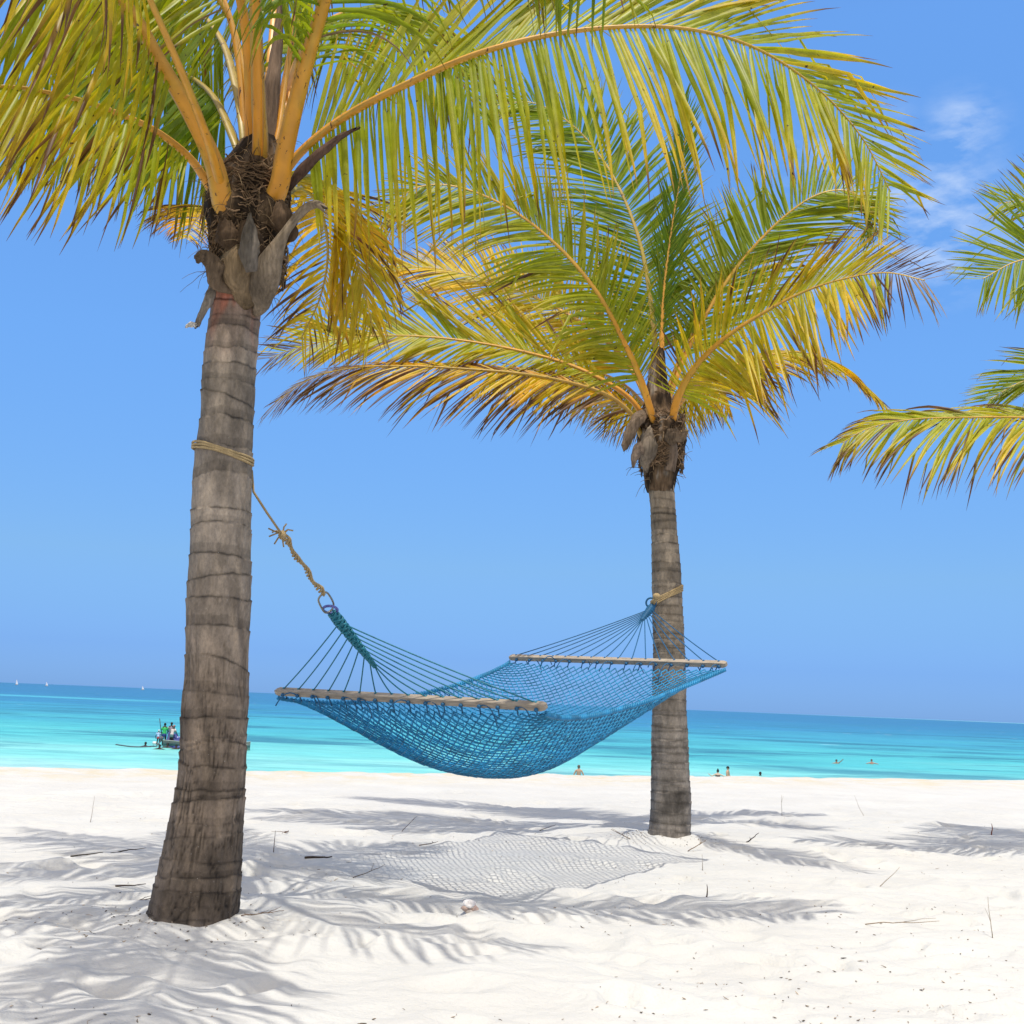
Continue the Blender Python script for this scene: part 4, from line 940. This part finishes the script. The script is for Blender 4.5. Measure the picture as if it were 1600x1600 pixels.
mb = MB(); q0 = np.array(at(1026, 932, 10.12)); mb.ball(q0, (.035, .03, .03)); mb.tube([q0, np.array(ap2) + (0, 0, .02)], .02, 8); mb.build('knot', M['sand_rope'], RP2)

# ------------------------------------------------------------ twigs, shell and litter on the sand
def twig(px, py, seed, ln, ang, up=.02, r=.004, forks=2, label='', col=(.12, .08, .05), stand=0.0, group='twigs lying on the sand'):
    rng = np.random.RandomState(seed); b = gpt(px, py); mb = MB()
    def branch(p, a, l, rr, depth, el):
        pts = [p]; z0 = p[2]
        for k in range(8):
            a += rng.normal(0, .16); el2 = el + rng.normal(0, .08)
            q = pts[-1] + np.array((math.cos(a) * math.cos(el2), math.sin(a) * math.cos(el2), math.sin(el2))) * l / 8
            q[2] = max(q[2], gz(q[0], q[1]) + rr * .8)
            pts.append(q)
        mb.tube(pts, np.linspace(rr, rr * .4, 9), 5, np.array(col) * rng.uniform(.8, 1.2))
        if depth > 0:
            for _ in range(forks):
                k = rng.randint(2, 7); branch(pts[k], a + rng.choice([-1, 1]) * rng.uniform(.4, 1.0), l * rng.uniform(.3, .55), rr * .6, depth - 1, el * .8 + rng.uniform(0, .2))
    branch(np.array((b.x, b.y, b.z + up * .3)), math.radians(ang), ln, r, 1 if forks else 0, stand)
    o = mb.build('twig', M['twig'], None, origin=tuple(b)); tag(o, label, 'twig', group); return o
TW = [
 (476, 1342, 1, .22, 5, .02, .009, 0, 'short thick dark stick beside the hammock shadow', (.05, .035, .025), 0),
 (445, 1300, 2, .42, -50, .01, .004, 1, 'long thin brown twig in the shade right of the near trunk', (.13, .08, .05), .08),
 (427, 1336, 3, .15, 80, .0, .0035, 0, 'thin twig standing upright in shade right of the near trunk', (.14, .10, .08), 1.4),
 (1352, 1450, 4, .38, -12, .01, .003, 1, 'pale bent twig lying in bright sand at the far right', (.22, .16, .10), .15),
 (1551, 1465, 5, .20, 80, 0, .0025, 1, 'thin pale stem standing up in bright sand near the right edge', (.3, .25, .18), 1.35),
 (1549, 1304, 6, .12, 60, 0, .007, 0, 'reddish stub poking out of the frond shadow at the right', (.22, .08, .05), 1.0),
 (110, 1340, 7, .20, 20, .01, .005, 1, 'dark crooked twig in the shade at the far left', (.05, .04, .03), .1),
 (170, 1335, 8, .20, 12, .01, .006, 1, 'dark curved twig lying left of the near trunk', (.06, .045, .035), .12),
 (180, 1385, 9, .17, 15, .01, .005, 1, 'dark forked twig just left of the near trunk foot', (.07, .05, .04), .1),
 (200, 1402, 10, .22, 0, .01, .004, 2, 'tangled twig touching the left side of the near trunk foot', (.08, .06, .045), .2),
 (376, 1440, 11, .20, 8, .01, .003, 3, 'tangled dry twig at the right side of the near trunk foot', (.17, .11, .07), .15),
 (141, 1285, 12, .22, 85, 0, .003, 0, 'pale stalk standing in sunny sand left of the near trunk', (.35, .30, .25), 1.3),
 (551, 1373, 13, .25, 25, .01, .003, 1, 'thin twig bowed across the left end of the hammock shadow', (.12, .09, .06), .25),
 (655, 1322, 14, .22, -30, .01, .004, 1, 'brown twig lying across the top edge of the hammock shadow', (.13, .09, .06), .2),
 (628, 1300, 15, .16, 40, 0, .003, 2, 'small branching twig in shade beyond the hammock shadow', (.12, .08, .06), .8),
 (843, 1298, 16, .16, 30, .01, .004, 0, 'straight twig in the dark shade left of the far trunk', (.12, .08, .06), .35),
 (1166, 1318, 17, .18, 20, 0, .006, 1, 'dark broken twig right of the far trunk', (.04, .03, .025), .4),
 (1075, 1316, 18, .22, 25, .01, .004, 3, 'spiky dry twigs at the right side of the far trunk foot', (.15, .10, .06), .35),
 (985, 1308, 19, .20, 150, .01, .004, 3, 'spiky dry twigs at the left side of the far trunk foot', (.16, .11, .07), .35),
 (1098, 1360, 20, .11, 80, 0, .003, 0, 'short upright stalk in bright sand right of the hammock shadow', (.25, .22, .18), 1.3),
 (1104, 1402, 21, .08, 60, 0, .005, 0, 'short dark stub in the long frond shadow right of the shell', (.08, .06, .05), 1.0),
 (1375, 1385, 22, .20, -60, 0, .003, 0, 'faint bent straw in bright sand right of the far trunk', (.35, .28, .2), .8),
 (1222, 1275, 23, .22, 90, 0, .003, 1, 'thin straw standing behind the shadow band right of the far trunk', (.3, .26, .2), 1.4),
 (1350, 1277, 24, .25, 120, 0, .003, 0, 'thin leaning straw on the bright sand beyond the shadow at right', (.3, .26, .2), 1.0),
]
for (px, py, sd_, ln, an, up_, r_, fk, lab, col, stnd) in TW: twig(px, py, sd_, ln, an, up_, r_, fk, lab, col, stnd)
# broken shell
b = gpt(734, 1424); mb = MB(); rng = np.random.RandomState(2)
sh = []
for (dx, dz, r3, c) in ((0, .035, (.028, .02, .022), (.62, .58, .55)), (-.018, .012, (.022, .018, .018), (.35, .25, .20)), (.022, .012, (.024, .018, .020), (.42, .29, .23)), (.0, .0, (.03, .02, .014), (.55, .48, .42))):
    mb2 = MB(); mb2.ball((b.x + dx * 1.1, b.y, b.z + dz * 1.1), np.array(r3) * 1.15, 12, 9, c); V_ = mb2.v[0]; V_ = V_ + .009 * np.stack([vnoise(V_[:, 0] * 40, V_[:, 1] * 40, V_[:, 2] * 40, seed=k) for k in (1, 2, 3)], 1); mb.add(V_, mb2.f, c)
o = mb.build('seashell', M['shell'], None, smooth=False, origin=tuple(b)); tag(o, 'broken pinkish white shell half buried in the shaded sand', 'shell')
# uncountable litter: flecks of leaf, seagrass and shell grit
lt = MB(); rng = np.random.RandomState(6)
for i in range(1550):
    px = rng.uniform(-80, 1680); py = 1245 + 375 * rng.rand() ** .85; p_ = ground(px, py)
    if i >= 1300: q_ = FEET[i % 2]; a_ = rng.rand() * 6.28; r_ = q_[2] + .03 + abs(rng.normal(0, .16)); p_ = Vector((q_[0] + r_ * math.cos(a_), q_[1] + r_ * math.sin(a_), 0))
    elif fbm(np.array([p_.x * .8]), np.array([p_.y * 1.1]), seed=66, octs=2)[0] + .35 * rng.rand() < .02: continue
    if p_.y > 13: continue
    z_ = gz(p_.x, p_.y); a = rng.rand() * 6.28; l_ = rng.uniform(.002, .009) * (1 if rng.rand() < .93 else 2.2); w_ = rng.uniform(.001, .003)
    d_ = np.array((math.cos(a), math.sin(a), rng.normal(0, .3))); n_ = np.array((-math.sin(a), math.cos(a), .2)); c0 = np.array((p_.x, p_.y, z_ + .004))
    bend = n_ * rng.normal(0, .35) * l_
    pts = [c0 - d_ * l_, c0 + bend, c0 + d_ * l_]
    lt.tube(pts, [w_ * .5, w_, w_ * .4], 4, np.array((.17, .135, .10)) * rng.uniform(.4, 3.0))
o = lt.build('litter', M['twig'], None); tag(o, 'scattered flecks of dry leaf and seagrass over the sand', kind='stuff')

# ------------------------------------------------------------ people
def skin_body(name, joints, edges, radii, mat, col, loc, rz, sub=1):
    """one continuous figure grown from a joint skeleton with a skin modifier"""
    me = bpy.data.meshes.new(name); me.from_pydata(joints, edges, []); o = bpy.data.objects.new(name, me); C.objects.link(o)
    md = o.modifiers.new('skin', 'SKIN'); md.use_smooth_shade = True
    for i, r_ in enumerate(radii):
        me.skin_vertices[0].data[i].radius = (r_, r_) if not isinstance(r_, tuple) else r_
    me.skin_vertices[0].data[0].use_root = True
    ms = o.modifiers.new('sub', 'SUBSURF'); ms.levels = sub; ms.render_levels = sub
    dg = bpy.context.evaluated_depsgraph_get(); ev = o.evaluated_get(dg); m2 = bpy.data.meshes.new_from_object(ev)
    o.modifiers.clear(); o.data = m2; m2.materials.clear(); m2.materials.append(mat)
    a = m2.color_attributes.new('Col', 'FLOAT_COLOR', 'POINT'); c = np.ones((len(m2.vertices), 4), np.float32); c[:, :3] = col; a.data.foreach_set('color', c.ravel())
    m2.polygons.foreach_set('use_smooth', np.ones(len(m2.polygons), bool))
    o.location = loc; o.rotation_euler = (0, 0, rz); return o
def person(loc, rz, skin, label, arms, hair=(.02, .015, .012), bun=False, top=None, bottom=None, H_=1.72, bend=0.0, shirt_long=False, turn=0.0, group=None):
    """loc is the ground/seabed point under the feet; arms: two lists (elbow, hand) in figure space"""
    k = H_ / 1.72
    J = [(0, 0, .93), (0, 0, 1.12), (0, .01, 1.33), (0, .0, 1.46), (turn * .02, -.01, 1.53), (turn * .02, -.02, 1.63), (turn * .02, -.015, 1.70)]
    rad = [(.15, .11), (.125, .095), (.155, .10), (.09, .075), .052, (.078, .092), (.062, .075)]
    E_ = [(0, 1), (1, 2), (2, 3), (3, 4), (4, 5), (5, 6)]
    for s_ in (-1, 1):
        el, ha = arms[0] if s_ < 0 else arms[1]
        sh_ = (s_ * .175, 0, 1.41); i0 = len(J)
        ev, hv, sv = np.array(el), np.array(ha), np.array(sh_); wr = ev + (hv - ev) * .86
        tip = hv + (hv - ev) / np.linalg.norm(hv - ev) * .05
        J += [sh_, tuple(ev), tuple(wr), tuple(hv), tuple(tip)]; rad += [.058, .042, .028, (.036, .022), (.022, .014)]
        E_ += [(3, i0), (i0, i0 + 1), (i0 + 1, i0 + 2), (i0 + 2, i0 + 3), (i0 + 3, i0 + 4)]
        # thumb
        J.append(tuple(hv + np.array((0, -.035, .02)))); rad.append(.012); E_.append((i0 + 2, len(J) - 1))
        hip = (s_ * .09, 0, .86); i0 = len(J)
        J += [hip, (s_ * .10, -.02, .48), (s_ * .10, .02, .08), (s_ * .11, -.11, .04)]; rad += [.088, .058, .038, .034]
        E_ += [(0, i0), (i0, i0 + 1), (i0 + 1, i0 + 2), (i0 + 2, i0 + 3)]
    if bend:
        cb, sb = math.cos(bend), math.sin(bend)
        J = [(x, (y * cb - (z - .93) * sb) if z > .9 else y, (.93 + y * sb + (z - .93) * cb) if z > .9 else z) for (x, y, z) in J]
    J = [(x * k, y * k, z * k) for x, y, z in J]
    rad = [tuple(q * k for q in r_) if isinstance(r_, tuple) else r_ * k for r_ in rad]
    p = skin_body('person', J, E_, rad, M['skin'], skin, loc, rz, 2); tag(p, label, 'person', group)
    hd = np.array(J[5]); hm = MB(); hm.ball(hd + (0, .018 * k, .035 * k), np.array((.090, .105, .098)) * k, 12, 9, hair)
    if bun: hm.ball(hd + (0, .06 * k, .15 * k), .05 * k, 8, 6, hair)
    hm.build('hair', M['paint'], p)
    fc = MB(); fc.ball(hd + (0, -.10 * k, -.02 * k), np.array((.012, .02, .02)) * k, 6, 5, skin)
    for s_ in (-1, 1): fc.ball(hd + (s_ * .082 * k, .0, -.005), np.array((.012, .02, .03)) * k, 6, 5, skin)
    fc.build('face', M['skin'], p)
    if bottom is not None:
        b_ = MB(); b_.tube([np.array((0, 0, z)) * k for z in (.74, .80, .88, .97)], np.array((.165, .178, .172, .150)) * k, 14, bottom, flat=.78, up=(0, 1, 0)); b_.build('swimwear', M['paint'], p)
    if top is not None:
        z0, z1, c = top; t_ = MB(); zs = np.linspace(z0, z1, 7); rr = np.interp(zs, [.8, .95, 1.12, 1.33, 1.45, 1.5], [.185, .16, .14, .168, .12, .06])
        pts = [np.array((0, 0, z)) for z in zs]
        if bend: pts = [np.array((0, -(z - .93) * math.sin(bend), .93 + (z - .93) * math.cos(bend))) if z > .93 else np.array((0, 0, z)) for z in zs]
        t_.tube([q * k for q in pts], rr * k * 1.03, 14, c, flat=.72, up=(0, 1, 0))
        if z1 > 1.42:
            for s_ in (-1, 1):
                el = np.array((arms[0] if s_ < 0 else arms[1])[0]); sh_ = np.array((s_ * .15, 0, 1.42))
                q = [sh_, sh_ + (el - sh_) * .75]
                if bend: q = [np.array((a[0], a[1] * math.cos(bend) - (a[2] - .93) * math.sin(bend), .93 + a[1] * math.sin(bend) + (a[2] - .93) * math.cos(bend))) for a in q]
                t_.tube([a * k for a in q], np.array((.075, .062)) * k, 10, c)
        t_.build('shirt' if z1 > 1.42 else 'swim_top', M['paint'], p)
    return p
def water_at(px, py):
    return ground(px, py, SEA)
# waders: submerged to the hips
q = water_at(904, 1213); person((q.x, q.y, SEA - 1.1), R(178), (.42, .24, .16), 'lone wader seen from behind with white shorts, left of the far palm trunk', [((-.30, .02, 1.16), (-.36, -.02, .93)), ((.29, .02, 1.16), (.34, -.02, .92))], hair=(.10, .08, .06), bottom=(.75, .75, .72), H_=1.75)
q = water_at(1121.5, 1216); person((q.x, q.y, SEA - 1.1), R(175), (.55, .38, .28), 'wader with dark hair bun and both arms stretched out, right of the far trunk', [((-.42, .0, 1.33), (-.66, .0, 1.30)), ((.40, .0, 1.30), (.62, .0, 1.42))], bun=True, top=(1.24, 1.38, (.06, .05, .05)), bottom=(.05, .05, .05), H_=1.62)
q = water_at(1137, 1215); person((q.x, q.y, SEA - 1.1), R(60), (.45, .28, .18), 'taller dark haired wader in dark trunks beside the one with outstretched arms', [((-.24, -.05, 1.16), (-.10, -.28, 1.12)), ((.24, -.02, 1.16), (.16, -.26, 1.10))], hair=(.012, .012, .012), bottom=(.015, .03, .035), H_=1.80)
# swimmers: floating bodies, heads out of the water
def swimmer(px, py, label, group, skin=(.05, .03, .022), rz=0.0, lift=.12, hair=(.01, .01, .01), arm=False):
    q = water_at(px, py)
    J = [(0, 0, 0), (0, .0, .22), (0, 0, .42), (0, 0, .50), (0, -.02, .62), (0, -.015, .70)]; rd_ = [(.13, .10), (.13, .10), (.15, .10), .055, (.082, .095), (.062, .075)]
    E_ = [(0, 1), (1, 2), (2, 3), (3, 4), (4, 5)]
    for s_ in (-1, 1):
        i0 = len(J); up_ = arm and s_ > 0
        J += [(s_ * .17, 0, .42), (s_ * .42, -.08, .36 if not up_ else .62), (s_ * .58, -.2, .34 if not up_ else .82)]; rd_ += [.055, .04, .03]; E_ += [(2, i0), (i0, i0 + 1), (i0 + 1, i0 + 2)]
        i0 = len(J); J += [(s_ * .09, .05, -.10), (s_ * .1, .15, -.45), (s_ * .1, .45, -.7)]; rd_ += [.085, .055, .04]; E_ += [(0, i0), (i0, i0 + 1), (i0 + 1, i0 + 2)]
    p = skin_body('person', J, E_, rd_, M['skin'], skin, (q.x, q.y, SEA - .50 + lift), rz, 1); tag(p, label, 'swimmer', group)
    hm = MB(); hm.ball((0, .018, .655), (.098, .112, .10), 10, 8, hair); hm.build('hair', M['paint'], p)
    return p
swimmer(227, 1167, 'dark swimmer head leftmost by the float line, left of the boat', 'swimmers round the boat')
swimmer(249, 1171, 'swimmer in front of the boat stern, second from the left', 'swimmers round the boat')
swimmer(261.5, 1168.5, 'swimmer close against the middle of the boat hull', 'swimmers round the boat')
swimmer(275, 1171, 'swimmer at the foot of the blue net beside the near palm trunk', 'swimmers round the boat', arm=True)
swimmer(1307, 1193, 'swimmer with one arm raised out of the turquoise water, far right', 'swimmers off the beach on the right', skin=(.30, .18, .12), arm=True, hair=(.03, .02, .02))
swimmer(1362, 1194, 'pale swimmer low in the water, rightmost of all', 'swimmers off the beach on the right', skin=(.40, .22, .16), hair=(.06, .04, .03), arm=False, lift=.2)
swimmer(1188, 1212, 'dark head barely showing in the water right of the two waders', 'swimmers off the beach on the right', lift=.02)

# ------------------------------------------------------------ fishing boat
bq = water_at(262, 1169); bd = bq.y + 1.3
BO = empty('fishing_boat', (0, 0, 0)); tag(BO, 'low wooden fishing boat half hidden behind the near palm trunk, crew standing at its stern', 'boat')
sx = water_at(245, 1169).x; ex = sx + (374 - 243) / F * bd * 1.0
hull = MB(); n = 26; rows = []
for i in range(n):
    t = i / (n - 1); x = sx + (ex - sx) * t; w_ = .72 * (1 - t ** 2.4) ** .8 * (.8 + .2 * min(1, t * 5)) + .015; sheer = .40 + .22 * t ** 4 + .12 * (1 - t) ** 2; keel = -.25 + .35 * t ** 4
    sec = [(-w_, sheer), (-w_ * .93, sheer * .45), (-w_ * .6, keel * .6), (0, keel), (w_ * .6, keel * .6), (w_ * .93, sheer * .45), (w_, sheer), (w_ - .05, sheer), (w_ * .8, .1), (0, .02), (-w_ * .8, .1), (-w_ + .05, sheer)]
    rows.append([(x, bd + a, SEA + b) for a, b in sec])
rows = np.array(rows); k = 12
colr = np.zeros((n, k, 3)); colr[:] = (.04, .10, .10); colr[:, [0, 6, 7, 11]] = (.20, .22, .19); colr[:, 2:5] = (.45, .5, .42); colr[:, 8:11] = (.25, .22, .16)
hull.add(rows, [(i * k + j, i * k + (j + 1) % k, (i + 1) * k + (j + 1) % k, (i + 1) * k + j) for i in range(n - 1) for j in range(k)] + [tuple(range(6 + 1))[::-1], tuple((n - 1) * k + j for j in range(k))], colr.reshape(-1, 3))
hull.build('hull', M['paint'], BO)
g_ = MB()
for s_ in (0, 6): g_.tube(rows[:, s_] + (0, 0, .02), .03, 6, (.34, .36, .31))
g_.build('gunwale', M['paint'], BO)
for t in (.18, .42, .66):
    x = sx + (ex - sx) * t; th_ = MB(); th_.box((x, bd, SEA + .36), (.22, 1.15, .04), col=(.35, .25, .15)); th_.build('thwart', M['paint'], BO, smooth=False)
mo = MB(); mo.tube([(sx - .10, bd - .1, SEA + .62), (sx - .25, bd - .1, SEA + .66), (sx - .38, bd - .1, SEA + .60)], (.13, .17, .13), 8, (.12, .13, .15)); mo.tube([(sx - .2, bd - .1, SEA + .55), (sx - .5, bd - .1, SEA + .15), (sx - .75, bd - .1, SEA - .1)], (.06, .05, .05), 6, (.2, .2, .21)); mo.box((sx - .72, bd - .1, SEA + .28), (.25, .2, .22), col=(.7, .7, .68)); mo.build('outboard_motor', M['paint'], BO)
def crew(px, rz, **kw):
    x = at(px, 1150, bd).x
    return person((x, bd + kw.pop('dy', 0), SEA + .05), rz, **kw)
DK = (.035, .022, .016)
crew(256.5, R(190), skin=DK, label='standing crew member in a bright green shirt at the stern of the fishing boat', arms=[((-.26, -.06, 1.18), (-.30, -.25, 1.05)), ((.26, -.02, 1.16), (.20, -.25, 1.0))], top=(.92, 1.47, (.05, .42, .12)), bottom=(.02, .04, .18), H_=1.7)
crew(265, R(180), skin=DK, label='dark crew member standing just behind the one in the pale shirt', arms=[((-.26, .0, 1.16), (-.28, -.1, .95)), ((.26, 0, 1.16), (.28, -.1, .95))], top=(.92, 1.47, (.25, .22, .28)), bottom=(.03, .03, .06), H_=1.76, dy=.3)
crew(269.5, R(150), skin=DK, label='crew member in a pale shirt bending over the hauled blue net', arms=[((-.28, -.12, 1.2), (-.30, -.35, 1.0)), ((.30, -.10, 1.15), (.36, -.3, .95))], top=(.92, 1.47, (.55, .45, .42)), bottom=(.08, .16, .15), H_=1.62, bend=.3, dy=-.25, hair=(.30, .16, .16))
crew(248, R(200), skin=DK, label='crouching crew member in light blue at the very stern, beside the motor', arms=[((-.28, -.2, 1.1), (-.20, -.42, .95)), ((.28, -.2, 1.1), (.22, -.42, .95))], top=(.92, 1.47, (.30, .45, .65)), bottom=(.35, .04, .05), H_=1.25, bend=.5, hair=(.6, .6, .62))
pl = MB(); x = at(254, 1150, bd).x; pl.tube([(x - .0, bd - .3, SEA + .9), (x - .25, bd - .3, SEA + 2.1)], .03, 5, (.05, .05, .06)); o = pl.build('pole', M['paint'], None); tag(o, 'thin dark pole held upright at the stern of the boat', 'pole')
# heaped blue net over the side
nm = MB(); gx, gy = 26, 18; vs = []
xa, xb = at(262, 1150, bd).x, at(300, 1150, bd).x
for i in range(gx):
    for j in range(gy):
        u, v = i / (gx - 1), j / (gy - 1); x = xa + (xb - xa) * u; topz = 1.25 - .75 * u ** .7
        z = topz * (1 - v) - .05 * v; y = bd + .25 - 1.15 * math.sin(v * 1.5) * (.7 + .3 * u)
        nz = float(vnoise(np.array([u * 7]), np.array([v * 9]), seed=4)[0]) * .10
        vs.append((x + nz * .4, y + nz, SEA + max(z + nz * .6, -.05)))
vs = np.array(vs); nc = fbm(vs[:, 0] * 3, vs[:, 2] * 5, seed=9, octs=3)
cc = np.where((nc > .38)[:, None], np.array((.45, .5, .6)), np.array((.035, .05, .20)) * (1 + .8 * nc[:, None]))
nm.add(vs, [(i * gy + j, i * gy + j + 1, (i + 1) * gy + j + 1, (i + 1) * gy + j) for i in range(gx - 1) for j in range(gy - 1)], cc)
o = nm.build('fishing_net', M['paint'], None); tag(o, 'dark blue fishing net heaped over the side of the boat', 'fishing net')
sd_ = o.modifiers.new('s', 'SOLIDIFY'); sd_.thickness = .04
fl = MB(); rng = np.random.RandomState(1)
for i in range(26):
    t = i / 25; px = 182 + (240 - 182) * t; py = 1164.2 + 2.2 * math.sin(t * 3.2) + 2.5 * t; q = water_at(px, py); fl.ball((q.x, q.y, SEA + .02), (.10, .08, .07), 6, 4, (.06, .08, .10))
    if i: fl.tube([last, (q.x, q.y, SEA + .01)], .02, 4, (.08, .08, .08))
    last = (q.x, q.y, SEA + .01)
o = fl.build('float_line', M['paint'], None); tag(o, 'line of small dark floats curving away left of the boat', 'float line')
# distant sailing boats
for (px, hp, lab) in ((26, 8.5, 'white sail on the horizon, leftmost'), (73, 6.5, 'white sail on the horizon, second from the left'), (223, 6, 'white sail on the horizon just left of the near palm trunk')):
    Dd = 2600.0; hy = 1066 + px * .04; base_ = at(px, hy, Dd); sB = empty('sailing_boat', (0, 0, 0)); tag(sB, lab, 'sailing boat', 'sailing boats on the horizon')
    hgt = hp / F * Dd; x0, y0 = base_.x, Dd
    h_ = MB(); h_.tube([(x0 - 3.2, y0, SEA + .5), (x0 - 2, y0, SEA + .4), (x0 + 2, y0, SEA + .4), (x0 + 3.6, y0, SEA + .8)], (.3, .8, .8, .15), 8, (.25, .2, .18)); h_.build('hull', M['paint'], sB)
    m_ = MB(); m_.tube([(x0 - .4, y0, SEA), (x0 - .6, y0, SEA + hgt)], .12, 6, (.3, .25, .2)); m_.build('mast', M['paint'], sB)
    s_ = MB(); tri = [(x0 - .7, y0, SEA + hgt), (x0 + 3.2, y0 + .3, SEA + 1.4), (x0 - 2.0, y0, SEA + 1.6)]; bk = [(a, b + .15, c) for a, b, c in tri]
    s_.add(tri + bk, [(0, 1, 2), (5, 4, 3), (0, 3, 4, 1), (1, 4, 5, 2), (2, 5, 3, 0)], (.85, .85, .85)); s_.build('sail', M['paint'], sB, smooth=False)

# parents of pixel-placed parts: put each Empty at its thing's base while keeping the parts where they are
def rebase(o, loc):
    loc = Vector(loc)
    for ch in o.children:
        ch.location = ch.location - loc
    o.location = loc
rebase(T1, gpt(300, 1448)); rebase(T2, gpt(1044, 1312)); rebase(T3, at(1870, 1335, D3))
rebase(H, at(740, 1200, 8.3)); rebase(RP, rope_top); rebase(RP2, at(1040, 930, D2)); rebase(BO, (sx, bd, SEA))
for o in list(C.objects):
    if o.name.startswith('sailing_boat'): rebase(o, o.children[0].data.vertices[0].co)
